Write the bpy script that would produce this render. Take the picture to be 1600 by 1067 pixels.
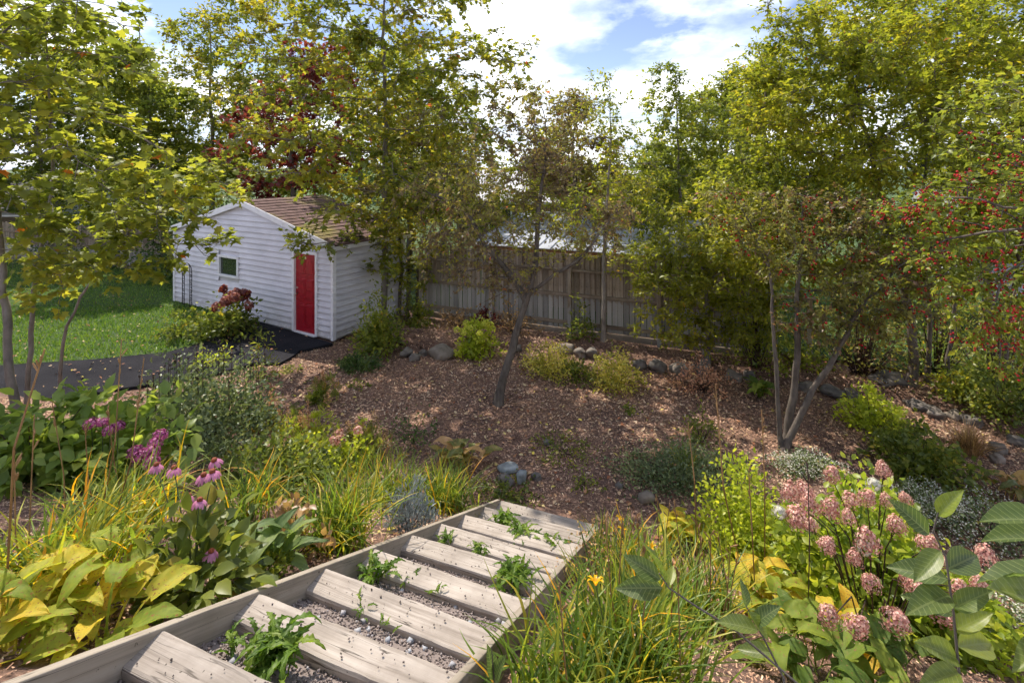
import bpy, math, random
import numpy as np
from mathutils import Vector, Matrix, noise as mnoise
R = math.radians
rng = np.random.default_rng(7)
random.seed(7)
S = bpy.context.scene
for o in list(bpy.data.objects): bpy.data.objects.remove(o)
COL = S.collection

# ------------------------------------------------------------------ camera
F, CX, CY, CAMZ = 800.0, 800.0, 260.0, 4.3      # focal length / horizon in 1600-px units, eye height
cam = bpy.data.cameras.new('camera'); cam_o = bpy.data.objects.new('camera', cam); COL.objects.link(cam_o)
cam_o.location = (0, 0, CAMZ); cam_o.rotation_euler = (R(90), 0, 0)
cam.sensor_width = 36; cam.lens = 36 * F / 1600; cam.shift_y = -(533.5 - CY) / 1600
cam.clip_start = 0.05; cam.clip_end = 2000
S.camera = cam_o
# ------------------------------------------------------------------ sky, sun, exposure
SUN_EL, SUN_AZ = 52.0, -34.0        # azimuth measured from straight ahead (+Y), negative = left
w = bpy.data.worlds.new('World'); S.world = w; w.use_nodes = True
nt = w.node_tree; nt.nodes.clear()
def wn(t): return nt.nodes.new(t)
out = wn('ShaderNodeOutputWorld'); bg = wn('ShaderNodeBackground'); sky = wn('ShaderNodeTexSky')
sky.sky_type = 'NISHITA'; sky.sun_disc = False; sky.sun_elevation = R(SUN_EL); sky.sun_rotation = R(SUN_AZ)
sky.air_density = 1.0; sky.dust_density = 0.05; sky.ozone_density = 1.6
bg.inputs[1].default_value = 0.05
hs = wn('ShaderNodeHueSaturation'); hs.inputs['Saturation'].default_value = 0.95; hs.inputs['Hue'].default_value = 0.515; nt.links.new(sky.outputs[0], hs.inputs['Color']); nt.links.new(hs.outputs[0], bg.inputs[0])
tc = wn('ShaderNodeTexCoord'); sx = wn('ShaderNodeSeparateXYZ'); nt.links.new(tc.outputs['Generated'], sx.inputs[0])
addz = wn('ShaderNodeMath'); addz.operation = 'ADD'; addz.inputs[1].default_value = 0.16; nt.links.new(sx.outputs[2], addz.inputs[0])
mx = wn('ShaderNodeMath'); mx.operation = 'MAXIMUM'; mx.inputs[1].default_value = 0.05; nt.links.new(addz.outputs[0], mx.inputs[0])
dx = wn('ShaderNodeMath'); dx.operation = 'DIVIDE'; nt.links.new(sx.outputs[0], dx.inputs[0]); nt.links.new(mx.outputs[0], dx.inputs[1])
dy = wn('ShaderNodeMath'); dy.operation = 'DIVIDE'; nt.links.new(sx.outputs[1], dy.inputs[0]); nt.links.new(mx.outputs[0], dy.inputs[1])
cb = wn('ShaderNodeCombineXYZ'); nt.links.new(dx.outputs[0], cb.inputs[0]); nt.links.new(dy.outputs[0], cb.inputs[1])
cn = wn('ShaderNodeTexNoise'); cn.inputs['Scale'].default_value = 1.1; cn.inputs['Detail'].default_value = 7; cn.inputs['Roughness'].default_value = 0.55
mp = wn('ShaderNodeMapping'); mp.inputs['Location'].default_value = (3.3, 1.2, 0.0); mp.inputs['Scale'].default_value = (1.0, 0.8, 1)
nt.links.new(cb.outputs[0], mp.inputs[0]); nt.links.new(mp.outputs[0], cn.inputs['Vector'])
cr = wn('ShaderNodeValToRGB'); cr.color_ramp.elements[0].position = 0.47; cr.color_ramp.elements[1].position = 0.60
lo = wn('ShaderNodeMapRange'); lo.inputs['From Min'].default_value = 0.0; lo.inputs['From Max'].default_value = 0.26; lo.inputs['To Min'].default_value = 0.17; lo.inputs['To Max'].default_value = 0.0
nt.links.new(sx.outputs[2], lo.inputs['Value']); ca = wn('ShaderNodeMath'); ca.operation = 'ADD'; nt.links.new(cn.outputs[0], ca.inputs[0]); nt.links.new(lo.outputs[0], ca.inputs[1]); nt.links.new(ca.outputs[0], cr.inputs[0])
bg2 = wn('ShaderNodeBackground'); bg2.inputs[1].default_value = 0.92
cr2 = wn('ShaderNodeValToRGB'); cr2.color_ramp.elements[0].position = 0.40; cr2.color_ramp.elements[0].color = (.36, .41, .50, 1); cr2.color_ramp.elements[1].position = 0.68; cr2.color_ramp.elements[1].color = (1, 1, 1, 1)
cn2 = wn('ShaderNodeTexNoise'); cn2.inputs['Scale'].default_value = 1.7; cn2.inputs['Detail'].default_value = 6; nt.links.new(mp.outputs[0], cn2.inputs['Vector']); nt.links.new(cn2.outputs[0], cr2.inputs[0]); nt.links.new(cr2.outputs[0], bg2.inputs[0])
mxs = wn('ShaderNodeMixShader'); nt.links.new(cr.outputs[0], mxs.inputs[0]); nt.links.new(bg.outputs[0], mxs.inputs[1]); nt.links.new(bg2.outputs[0], mxs.inputs[2])
nt.links.new(mxs.outputs[0], out.inputs[0])
sun = bpy.data.lights.new('sun', 'SUN'); sun.energy = 2.25; sun.angle = R(0.55); sun.color = (1.0, 0.90, 0.76)
sun_o = bpy.data.objects.new('sun', sun); COL.objects.link(sun_o)
_sd = Vector((math.sin(R(SUN_AZ)) * math.cos(R(SUN_EL)), math.cos(R(SUN_AZ)) * math.cos(R(SUN_EL)), math.sin(R(SUN_EL))))
sun_o.rotation_euler = (-_sd).to_track_quat('-Z', 'Y').to_euler()
S.view_settings.view_transform = 'Standard'; S.view_settings.look = 'None'
S.view_settings.exposure = 1.66; S.view_settings.gamma = 1.0; S.view_settings.use_curve_mapping = False
S.cycles.use_denoising = True; S.cycles.use_adaptive_sampling = True; S.cycles.adaptive_threshold = 0.022; S.cycles.adaptive_min_samples = 8
S.cycles.max_bounces = 5; S.cycles.diffuse_bounces = 3; S.cycles.glossy_bounces = 2; S.cycles.transmission_bounces = 3
S.cycles.caustics_reflective = False; S.cycles.caustics_refractive = False

# ------------------------------------------------------------------ helpers
def smin0(h, k=0.12): return 0.5 * (h + np.sqrt(h * h + k * k))
STAIR_D = np.array([0.329, 0.944]); STAIR_E = np.array([0.932, -0.362])
BORDER = [(-3.6, 11.6), (-2.3, 11.75), (-1.65, 11.95), (0.2, 12.0), (1.6, 11.8), (3.5, 10.95), (5.0, 10.3), (6.3, 9.7), (7.5, 8.95), (8.6, 7.9), (10.5, 6.6)]
_bx = np.array([p[0] for p in BORDER]); _by = np.array([p[1] for p in BORDER])
def gz(x, y):
    x = np.asarray(x, float); y = np.asarray(y, float)
    s = STAIR_D[0] * x + STAIR_D[1] * y
    h = smin0(2.87 - 0.4826 * s)
    h = 2.9 - smin0(2.9 - h, 0.1)
    by = np.interp(x, _bx, _by)
    bed = np.clip((y - by) / 0.35, 0, 1) * np.clip((13.8 - y) / 0.9, 0, 1) * np.clip((x + 3.6) / 0.8, 0, 1) * np.clip((10.5 - x) / 1, 0, 1)
    bed = bed * np.clip((14.45 - 0.406 * (x + 2.5) - y) / 0.3, 0, 1)
    z = h + 0.17 * bed
    b = 0.02 * np.sin(x * 2.1 + 1.3 * np.sin(y * 1.1)) * np.cos(y * 1.7 + x * 0.6)
    flat = np.clip((-x - 3.8) / 1.0, 0, 1) * np.clip((y - 8) / 1.5, 0, 1)
    return z + b * (1 - flat) * (y < 30)
def gzf(x, y): return float(gz(x, y))
def W(px, py, Z): return Vector(((px - CX) / F * Z, Z, CAMZ - (py - CY) / F * Z))
def G(px, py):
    ys = np.linspace(1.2, 60, 5900); xs = (px - CX) / F * ys; zs = CAMZ - (py - CY) / F * ys
    k = np.argmax(zs <= gz(xs, ys))
    return Vector((xs[k], ys[k], float(gz(xs[k], ys[k]))))
def tag(o, label=None, cat=None, group=None, kind=None):
    if label: o['label'] = label
    if cat: o['category'] = cat
    if group: o['group'] = group
    if kind: o['kind'] = kind
    return o
def mesh(name, V, Fc, mat, parent=None, smooth=False, tint=None):
    me = bpy.data.meshes.new(name)
    V = np.asarray(V, dtype=np.float32).reshape(-1, 3)
    if isinstance(Fc, np.ndarray):
        k = Fc.shape[1]; n = len(Fc)
        me.vertices.add(len(V)); me.vertices.foreach_set('co', V.ravel())
        me.loops.add(n * k); me.loops.foreach_set('vertex_index', Fc.astype(np.int32).ravel())
        me.polygons.add(n); me.polygons.foreach_set('loop_start', np.arange(0, n * k, k, dtype=np.int32))
        me.update(calc_edges=True)
    else:
        me.from_pydata([tuple(map(float, v)) for v in V], [], [tuple(int(i) for i in f) for f in Fc]); me.update()
    if tint is not None:
        a = me.attributes.new('tint', 'FLOAT', 'POINT'); a.data.foreach_set('value', np.asarray(tint, dtype=np.float32))
    if smooth: me.polygons.foreach_set('use_smooth', [True] * len(me.polygons))
    if mat: me.materials.append(mat)
    return me
def link(name, me, parent=None, loc=None):
    o = bpy.data.objects.new(name, me); COL.objects.link(o)
    if parent: o.parent = parent
    if loc is not None: o.location = loc
    return o
def obj(name, V, Fc, mat, parent=None, smooth=False, tint=None, loc=None):
    return link(name, mesh(name, V, Fc, mat, smooth=smooth, tint=tint), parent, loc)
def empty(name, loc, rz=0):
    o = bpy.data.objects.new(name, None); COL.objects.link(o); o.location = loc; o.rotation_euler = (0, 0, rz); o.empty_display_size = 0.1
    return o
class MB:
    def __init__(s): s.v = []; s.f = []
    def add(s, V, Fc):
        b = len(s.v); s.v += [tuple(map(float, v)) for v in V]; s.f += [tuple(i + b for i in f) for f in Fc]
    def box(s, x0, x1, y0, y1, z0, z1, c=0.0):
        if c <= 0:
            V = [(x, y, z) for z in (z0, z1) for (x, y) in ((x0, y0), (x1, y0), (x1, y1), (x0, y1))]
            s.add(V, [(0, 3, 2, 1), (4, 5, 6, 7), (0, 1, 5, 4), (1, 2, 6, 5), (2, 3, 7, 6), (3, 0, 4, 7)])
        else:   # chamfered box: 24 verts
            V = []; X = (x0, x1); Y = (y0, y1); Z = (z0, z1); idx = {}
            for i in (0, 1):
                for j in (0, 1):
                    for k in (0, 1):
                        sx_, sy_, sz_ = 1 - 2 * i, 1 - 2 * j, 1 - 2 * k
                        for a in range(3):
                            p = [X[i] + c * sx_, Y[j] + c * sy_, Z[k] + c * sz_]; p[a] = (X[i], Y[j], Z[k])[a]
                            idx[i, j, k, a] = len(V); V.append(p)
            Fc = []
            def q(*t): Fc.append(tuple(idx[u] for u in t))
            q((0,0,0,0),(0,0,1,0),(0,1,1,0),(0,1,0,0)); q((1,0,0,0),(1,1,0,0),(1,1,1,0),(1,0,1,0))
            q((0,0,0,1),(1,0,0,1),(1,0,1,1),(0,0,1,1)); q((0,1,0,1),(0,1,1,1),(1,1,1,1),(1,1,0,1))
            q((0,0,0,2),(0,1,0,2),(1,1,0,2),(1,0,0,2)); q((0,0,1,2),(1,0,1,2),(1,1,1,2),(0,1,1,2))
            for i in (0, 1):
                for j in (0, 1): q((i,j,0,0),(i,j,0,1),(i,j,1,1),(i,j,1,0))
            for i in (0, 1):
                for k in (0, 1): q((i,0,k,0),(i,0,k,2),(i,1,k,2),(i,1,k,0))
            for j in (0, 1):
                for k in (0, 1): q((0,j,k,1),(0,j,k,2),(1,j,k,2),(1,j,k,1))
            for i in (0, 1):
                for j in (0, 1):
                    for k in (0, 1): q((i,j,k,0),(i,j,k,1),(i,j,k,2))
            s.add(V, Fc)
    def tube(s, pts, rad, n=6):
        pts = [Vector(p) for p in pts]; k = len(pts)
        if not hasattr(rad, '__len__'): rad = [rad] * k
        V = []; Fc = []
        t0 = (pts[1] - pts[0]).normalized(); u = t0.orthogonal().normalized()
        for i in range(k):
            t = (pts[min(i + 1, k - 1)] - pts[max(i - 1, 0)]).normalized()
            u = (u - t * u.dot(t)).normalized(); v = t.cross(u)
            for j in range(n):
                a = 2 * math.pi * j / n; V.append(pts[i] + (u * math.cos(a) + v * math.sin(a)) * rad[i])
        for i in range(k - 1):
            for j in range(n):
                a, b = i * n + j, i * n + (j + 1) % n; Fc.append((a, b, b + n, a + n))
        Fc.append(tuple(range(n))[::-1]); Fc.append(tuple((k - 1) * n + j for j in range(n)))
        s.add(V, Fc)
    def obj(s, name, mat, parent=None, smooth=False, loc=None):
        return obj(name, s.v, s.f, mat, parent, smooth, None, loc)
def recalc(me):
    import bmesh
    bm = bmesh.new(); bm.from_mesh(me); bmesh.ops.recalc_face_normals(bm, faces=bm.faces[:]); bm.to_mesh(me); bm.free()
def ribbon_path(pts): return [Vector(p) for p in pts]

# ------------------------------------------------------------------ materials
def newmat(name):
    m = bpy.data.materials.new(name); m.use_nodes = True; t = m.node_tree; t.nodes.clear()
    o = t.nodes.new('ShaderNodeOutputMaterial'); b = t.nodes.new('ShaderNodeBsdfPrincipled'); t.links.new(b.outputs[0], o.inputs[0])
    return m, t, b, o
def ramp(t, src, stops):
    r = t.nodes.new('ShaderNodeValToRGB'); e = r.color_ramp.elements
    n = len(stops)
    for i, c in enumerate(stops):
        if len(c) == 4: pos, c = c[0], c[1:]
        else: pos = i / max(1, n - 1)
        if i < 2: el = e[i]; el.position = pos
        else: el = e.new(pos)
        el.color = (*c, 1)
    t.links.new(src, r.inputs[0]); return r.outputs[0]
def noise(t, scale, detail=4, rough=0.55, coord='Object', stretch=None):
    c = t.nodes.new('ShaderNodeTexCoord'); n = t.nodes.new('ShaderNodeTexNoise'); n.inputs['Scale'].default_value = scale
    n.inputs['Detail'].default_value = detail; n.inputs['Roughness'].default_value = rough
    if stretch:
        m = t.nodes.new('ShaderNodeMapping'); m.inputs['Scale'].default_value = stretch
        t.links.new(c.outputs[coord], m.inputs[0]); t.links.new(m.outputs[0], n.inputs['Vector'])
    else: t.links.new(c.outputs[coord], n.inputs['Vector'])
    return n.outputs[0]
def mix(t, fac, a, b, mode='MIX'):
    m = t.nodes.new('ShaderNodeMix'); m.data_type = 'RGBA'; m.blend_type = mode
    for i, v in ((0, fac), (6, a), (7, b)):
        if hasattr(v, 'links'): t.links.new(v, m.inputs[i])
        elif i == 0: m.inputs[0].default_value = v
        else: m.inputs[i].default_value = (*v, 1)
    return m.outputs[2]
def bump(t, b, h, strength=0.5, dist=0.01):
    n = t.nodes.new('ShaderNodeBump'); n.inputs['Strength'].default_value = strength; n.inputs['Distance'].default_value = dist
    t.links.new(h, n.inputs['Height']); t.links.new(n.outputs[0], b.inputs['Normal'])
LB = 1.7      # overall leaf reflectance
def leafmat(name, cols, trans=0.42, rough=0.5, spec=0.35, src='tint', spots=None, tb=1.5, tbb=.55):
    trans = min(.6, trans * 1.15)
    m, t, b, o = newmat(name)
    if src == 'tint':
        a = t.nodes.new('ShaderNodeAttribute'); a.attribute_name = 'tint'; f = a.outputs['Fac']
    else:
        a = t.nodes.new('ShaderNodeObjectInfo'); f = a.outputs['Random']
        n_ = noise(t, 9, 3); q = t.nodes.new('ShaderNodeMath'); q.operation = 'MULTIPLY_ADD'; q.inputs[1].default_value = 0.5; t.links.new(n_, q.inputs[0])
        q2 = t.nodes.new('ShaderNodeMath'); q2.operation = 'MULTIPLY_ADD'; q2.inputs[1].default_value = 0.75; q2.inputs[2].default_value = -0.12
        t.links.new(f, q2.inputs[0]); t.links.new(q2.outputs[0], q.inputs[2]); f = q.outputs[0]
    lb = LB if src == 'tint' else 1.25
    if name in ('white_flower', 'silver_blue_leaf'): lb = 1.0
    cols = [tuple(q[:-3]) + (min(.8, q[-3] * lb * 1.04), min(.8, q[-2] * lb), min(.78, q[-1] * lb * .9)) for q in cols]
    c = ramp(t, f, cols)
    if name == 'sapling_leaf':
        tcv = t.nodes.new('ShaderNodeTexCoord'); spv = t.nodes.new('ShaderNodeSeparateXYZ'); t.links.new(tcv.outputs['Object'], spv.inputs[0])
        def mth(op, a_, b2=None, c_=None):
            q = t.nodes.new('ShaderNodeMath'); q.operation = op
            for i_, v_ in enumerate((a_, b2, c_)):
                if v_ is None: continue
                if hasattr(v_, 'links'): t.links.new(v_, q.inputs[i_])
                else: q.inputs[i_].default_value = v_
            return q.outputs[0]
        ax = mth('ABSOLUTE', spv.outputs[0]); vn = mth('SINE', mth('MULTIPLY', mth('MULTIPLY_ADD', ax, -.9, spv.outputs[1]), 62.0))
        vf = mth('MAXIMUM', mth('GREATER_THAN', vn, .86), mth('LESS_THAN', ax, .012)); c = mix(t, mth('MULTIPLY', vf, .45), c, (.30, .36, .14))
    if spots: # brown spots and scorched patches
        s_ = ramp(t, noise(t, spots[0], 3), [(spots[1], 0, 0, 0), (spots[1] + 0.06, 1, 1, 1)]); c = mix(t, s_, c, spots[2])
    if src == 'tint':
        t.nodes.remove(b); b = t.nodes.new('ShaderNodeBsdfDiffuse'); t.links.new(c, b.inputs[0])
        gl = t.nodes.new('ShaderNodeBsdfGlossy'); gl.inputs['Roughness'].default_value = .38; gl.inputs[0].default_value = (.9, .95, 1, 1)
        mg = t.nodes.new('ShaderNodeMixShader'); mg.inputs[0].default_value = .035; t.links.new(b.outputs[0], mg.inputs[1]); t.links.new(gl.outputs[0], mg.inputs[2]); b = mg
    else:
        t.links.new(c, b.inputs['Base Color']); b.inputs['Roughness'].default_value = rough; b.inputs['Specular IOR Level'].default_value = spec
    tr = t.nodes.new('ShaderNodeBsdfTranslucent'); c2 = mix(t, 1.0, c, (tb, tb, tb * tbb), 'MULTIPLY'); t.links.new(c2, tr.inputs[0])
    mx_ = t.nodes.new('ShaderNodeMixShader'); mx_.inputs[0].default_value = trans
    t.links.new(b.outputs[0], mx_.inputs[1]); t.links.new(tr.outputs[0], mx_.inputs[2]); t.links.new(mx_.outputs[0], o.inputs[0])
    return m
def plain(name, col, rough=0.6, metal=0, spec=0.4, var=0.25, scale=6, bmp=0.0, detail=5):
    m, t, b, o = newmat(name); n = noise(t, scale, detail)
    d = tuple(c * (1 - var) for c in col); u = tuple(min(1, c * (1 + var)) for c in col)
    t.links.new(ramp(t, n, [(0.3, *d), (0.7, *u)]), b.inputs['Base Color'])
    b.inputs['Roughness'].default_value = rough; b.inputs['Metallic'].default_value = metal; b.inputs['Specular IOR Level'].default_value = spec
    if bmp: bump(t, b, n, bmp, 0.01)
    return m
def tintmat(name, cols, rough=0.8, patch=None):
    m, t, b, o = newmat(name); a = t.nodes.new('ShaderNodeAttribute'); a.attribute_name = 'tint'
    c = ramp(t, a.outputs['Fac'], cols)
    if patch: c = mix(t, 1.0, c, ramp(t, noise(t, patch[0], 4, .6), [(0.36, *patch[1]), (0.64, *patch[2])]), 'MULTIPLY')
    t.links.new(c, b.inputs['Base Color']); b.inputs['Roughness'].default_value = rough; b.inputs['Specular IOR Level'].default_value = 0.25
    return m
def woodmat(name, dark, mid, light, axis='x', gs=1.0, bmp=0.5, vary=.35, low=None):
    m, t, b, o = newmat(name)
    st = {'x': (0.45, 14, 14), 'y': (14, 0.45, 14), 'z': (14, 14, 0.45)}[axis]; st = tuple(v * gs for v in st)
    oi = t.nodes.new('ShaderNodeObjectInfo')
    c = t.nodes.new('ShaderNodeTexCoord'); mp_ = t.nodes.new('ShaderNodeMapping'); mp_.inputs['Scale'].default_value = st
    ad = t.nodes.new('ShaderNodeVectorMath'); ad.operation = 'ADD'; t.links.new(c.outputs['Object'], ad.inputs[0])
    sc_ = t.nodes.new('ShaderNodeVectorMath'); sc_.operation = 'SCALE'; sc_.inputs['Scale'].default_value = 37.0
    cm = t.nodes.new('ShaderNodeCombineXYZ'); 
    for i in range(3): t.links.new(oi.outputs['Random'], cm.inputs[i])
    t.links.new(cm.outputs[0], sc_.inputs[0]); t.links.new(sc_.outputs[0], ad.inputs[1]); t.links.new(ad.outputs[0], mp_.inputs[0])
    n = t.nodes.new('ShaderNodeTexNoise'); n.inputs['Scale'].default_value = 1.6; n.inputs['Detail'].default_value = 8; n.inputs['Roughness'].default_value = 0.62
    n.inputs['Distortion'].default_value = 0.25
    t.links.new(mp_.outputs[0], n.inputs['Vector'])
    c1 = ramp(t, n.outputs[0], [(0.25, *dark), (0.5, *mid), (0.75, *light)])
    # long drying cracks
    mp2 = t.nodes.new('ShaderNodeMapping'); mp2.inputs['Scale'].default_value = tuple(v * k for v, k in zip(st, (0.6, 0.6, 0.6)))
    t.links.new(ad.outputs[0], mp2.inputs[0]); n2 = t.nodes.new('ShaderNodeTexNoise'); n2.inputs['Scale'].default_value = 1.3; n2.inputs['Detail'].default_value = 2
    t.links.new(mp2.outputs[0], n2.inputs['Vector'])
    ck = ramp(t, n2.outputs[0], [(0.492, 0, 0, 0), (0.498, 1, 1, 1), (0.502, 1, 1, 1), (0.508, 0, 0, 0)])
    big = ramp(t, noise(t, 2.2, 2), [(0.45, 0, 0, 0), (0.62, 1, 1, 1)])
    ckm = mix(t, 1.0, ck, big, 'MULTIPLY')
    c2 = mix(t, ckm, c1, tuple(v * 0.3 for v in dark))
    c2 = mix(t, ramp(t, noise(t, 34, 2, .5), [(0.70, 0, 0, 0), (0.735, 1, 1, 1)]), c2, tuple(v * 0.35 for v in dark))
    c2 = mix(t, ramp(t, noise(t, 3.2, 5, .6), [(0.45, 0, 0, 0), (0.75, .55, .55, .55)]), c2, tuple(v * .85 for v in dark))
    if low:   # colour turns greyer towards the bottom of the boards
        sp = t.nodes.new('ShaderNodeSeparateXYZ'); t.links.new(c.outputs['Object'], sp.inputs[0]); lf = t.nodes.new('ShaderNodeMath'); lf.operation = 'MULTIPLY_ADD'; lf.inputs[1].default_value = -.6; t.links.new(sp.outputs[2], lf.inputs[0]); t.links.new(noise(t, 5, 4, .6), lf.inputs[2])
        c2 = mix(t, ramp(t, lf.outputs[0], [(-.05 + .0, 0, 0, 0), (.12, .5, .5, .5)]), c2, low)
    br = t.nodes.new('ShaderNodeMath'); br.operation = 'MULTIPLY_ADD'; br.inputs[1].default_value = vary; br.inputs[2].default_value = 1 - vary * .5; t.links.new(oi.outputs['Random'], br.inputs[0])
    hv = t.nodes.new('ShaderNodeHueSaturation'); t.links.new(br.outputs[0], hv.inputs['Value']); t.links.new(c2, hv.inputs['Color'])
    t.links.new(hv.outputs[0], b.inputs['Base Color']); b.inputs['Roughness'].default_value = 0.85; b.inputs['Specular IOR Level'].default_value = 0.2
    bump(t, b, n.outputs[0], bmp, 0.006)
    return m
M = {}
# ground
m, t, b, o = newmat('mulch_soil'); n1 = noise(t, 28, 8, 0.7); n2 = noise(t, 0.9, 4)
c1 = ramp(t, n1, [(0.3, 0.07, 0.044, 0.034), (0.5, 0.18, 0.112, 0.085), (0.66, 0.31, 0.205, 0.155), (0.8, 0.42, 0.32, 0.25)])
c2 = ramp(t, n2, [(0.35, 0.72, 0.66, 0.66), (0.65, 1.1, 1.0, 0.92)])
t.links.new(mix(t, 1.0, c1, c2, 'MULTIPLY'), b.inputs['Base Color']); b.inputs['Roughness'].default_value = 0.95; bump(t, b, n1, 1.0, 0.03); M['soil'] = m
m, t, b, o = newmat('turf'); n1 = noise(t, 60, 6, 0.7); n2 = noise(t, 0.6, 4)
c1 = ramp(t, n1, [(0.3, 0.018, 0.040, 0.006), (0.55, 0.05, 0.105, 0.014), (0.8, 0.10, 0.16, 0.03)])
c2 = ramp(t, n2, [(0.35, 0.75, 0.8, 0.7), (0.65, 1.15, 1.1, 0.9)])
t.links.new(mix(t, 1.0, c1, c2, 'MULTIPLY'), b.inputs['Base Color']); b.inputs['Roughness'].default_value = 0.9; bump(t, b, n1, 1.0, 0.03); M['turf'] = m
m, t, b, o = newmat('asphalt'); n1 = noise(t, 160, 4, 0.7); n2 = noise(t, 1.3, 5)
c1 = ramp(t, n1, [(0.3, 0.014, 0.014, 0.017), (0.6, 0.030, 0.030, 0.036), (0.8, 0.062, 0.061, 0.068)])
c2 = ramp(t, n2, [(0.35, 0.75, 0.75, 0.78), (0.65, 1.2, 1.18, 1.15)])
t.links.new(mix(t, 1.0, c1, c2, 'MULTIPLY'), b.inputs['Base Color']); b.inputs['Roughness'].default_value = 1.0; b.inputs['Specular IOR Level'].default_value = 0.08; bump(t, b, n1, 0.6, 0.01); M['asphalt'] = m
M['chips'] = tintmat('mulch_chips', [(0.0, 0.07, 0.045, 0.036), (0.25, 0.20, 0.12, 0.092), (0.5, 0.32, 0.19, 0.145), (0.7, 0.43, 0.29, 0.22), (0.88, 0.50, 0.38, 0.29), (0.985, 0.60, 0.51, 0.41), (1.0, 0.48, 0.38, 0.07)], .85, (.55, (1.08, 1.06, 1.0), (1.42, 1.38, 1.16)))
M['litter'] = tintmat('fallen_leaf', [(0.0, 0.12, 0.06, 0.04), (0.3, 0.30, 0.12, 0.06), (0.55, 0.42, 0.25, 0.13), (0.8, 0.55, 0.42, 0.27), (1.0, 0.50, 0.40, 0.06)])
M['gravel'] = tintmat('gravel', [(0.0, 0.09, 0.075, 0.07), (0.4, 0.22, 0.18, 0.165), (0.7, 0.34, 0.28, 0.26), (0.9, 0.30, 0.32, 0.36), (1.0, 0.5, 0.46, 0.43)], 0.75)
M['grass'] = leafmat('grass_blades', [(0.03, 0.07, 0.01), (0.07, 0.14, 0.02), (0.14, 0.19, 0.04)], 0.35)
# wood
M['tread'] = woodmat('weathered_tread_wood', (0.20, 0.168, 0.14), (0.37, 0.325, 0.285), (0.455, 0.41, 0.365), 'x', 1.7, 0.6)
M['string'] = woodmat('weathered_board_wood', (0.20, 0.17, 0.13), (0.32, 0.275, 0.22), (0.39, 0.345, 0.285), 'x', 1.6, 0.4)
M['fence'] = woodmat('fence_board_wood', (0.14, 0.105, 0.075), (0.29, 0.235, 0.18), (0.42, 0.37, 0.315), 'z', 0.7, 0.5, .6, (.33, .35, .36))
M['rail'] = woodmat('fence_rail_wood', (0.12, 0.09, 0.065), (0.26, 0.205, 0.155), (0.38, 0.32, 0.26), 'x', 0.7, 0.5)
def barkmat(name, dark, light, sc=18):
    m, t, b, o = newmat(name); n1 = noise(t, sc, 6, 0.65, stretch=(1, 1, 0.35)); n2 = noise(t, 3, 3)
    c = mix(t, 0.5, ramp(t, n1, [(0.3, *dark), (0.7, *light)]), ramp(t, n2, [(0.35, *dark), (0.7, *light)]))
    t.links.new(c, b.inputs['Base Color']); b.inputs['Roughness'].default_value = 0.9; b.inputs['Specular IOR Level'].default_value = 0.15; bump(t, b, n1, 0.8, 0.02); return m
M['bark_grey'] = barkmat('grey_bark', (0.10, 0.088, 0.078), (0.30, 0.27, 0.24))
M['bark_dark'] = barkmat('dark_bark', (0.06, 0.05, 0.043), (0.20, 0.17, 0.145))
M['bark_pale'] = barkmat('pale_bark', (0.12, 0.10, 0.085), (0.36, 0.32, 0.28))
M['stem_green'] = plain('green_stem', (0.07, 0.10, 0.03), 0.6, var=0.3)
M['stem_dry'] = plain('dry_stem', (0.26, 0.15, 0.06), 0.7, var=0.35)
M['stem_dark'] = plain('dark_stem', (0.06, 0.035, 0.025), 0.6, var=0.35)
# building
m, t, b, o = newmat('white_vinyl'); n1 = noise(t, 1.5, 6, 0.6, stretch=(1, 1, 2.0))
c = ramp(t, n1, [(0.3, 0.54, 0.53, 0.575), (0.6, 0.66, 0.645, 0.70), (0.8, 0.70, 0.685, 0.745)])
tcc = t.nodes.new('ShaderNodeTexCoord'); sp = t.nodes.new('ShaderNodeSeparateXYZ'); t.links.new(tcc.outputs['Object'], sp.inputs[0]); dm = t.nodes.new('ShaderNodeMath'); dm.operation = 'MULTIPLY_ADD'; dm.inputs[1].default_value = -.9
t.links.new(sp.outputs[2], dm.inputs[0]); t.links.new(noise(t, 4, 5, .65), dm.inputs[2]); c = mix(t, ramp(t, dm.outputs[0], [(0.22, 0, 0, 0), (0.5, .6, .6, .6)]), c, (.30, .27, .22)); t.links.new(c, b.inputs['Base Color']); b.inputs['Roughness'].default_value = 0.5; M['vinyl'] = m
M['white'] = plain('white_trim', (0.78, 0.78, 0.82), 0.45, var=0.06)
m, t, b, o = newmat('red_door_paint'); n1 = noise(t, 7, 6, 0.65); n2 = noise(t, 24, 4)
c = ramp(t, n1, [(0.3, 0.27, 0.006, 0.016), (0.7, 0.40, 0.012, 0.026)]); c = mix(t, ramp(t, n2, [(0.72, 0, 0, 0), (0.76, 1, 1, 1)]), c, (0.55, 0.35, 0.33))
t.links.new(c, b.inputs['Base Color']); b.inputs['Roughness'].default_value = 0.38; M['red'] = m
m, t, b, o = newmat('window_glass'); b.inputs['Base Color'].default_value = (0.03, 0.04, 0.03, 1); b.inputs['Roughness'].default_value = 0.08; b.inputs['Specular IOR Level'].default_value = 0.6; M['glass'] = m
m, t, b, o = newmat('mossy_shingle'); n1 = noise(t, 5, 6, 0.7); n2 = noise(t, 0.55, 4, 0.6)
c = ramp(t, n1, [(0.3, 0.06, 0.03, 0.027), (0.7, 0.16, 0.092, 0.085)])
mo = ramp(t, n1, [(0.3, 0.10, 0.085, 0.02), (0.7, 0.24, 0.21, 0.035)])
fm = ramp(t, n2, [(0.50, 0, 0, 0), (0.62, 1, 1, 1)])
t.links.new(mix(t, fm, c, mo), b.inputs['Base Color']); b.inputs['Roughness'].default_value = 0.95; bump(t, b, n1, 0.7, 0.02); M['shingle'] = m
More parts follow.
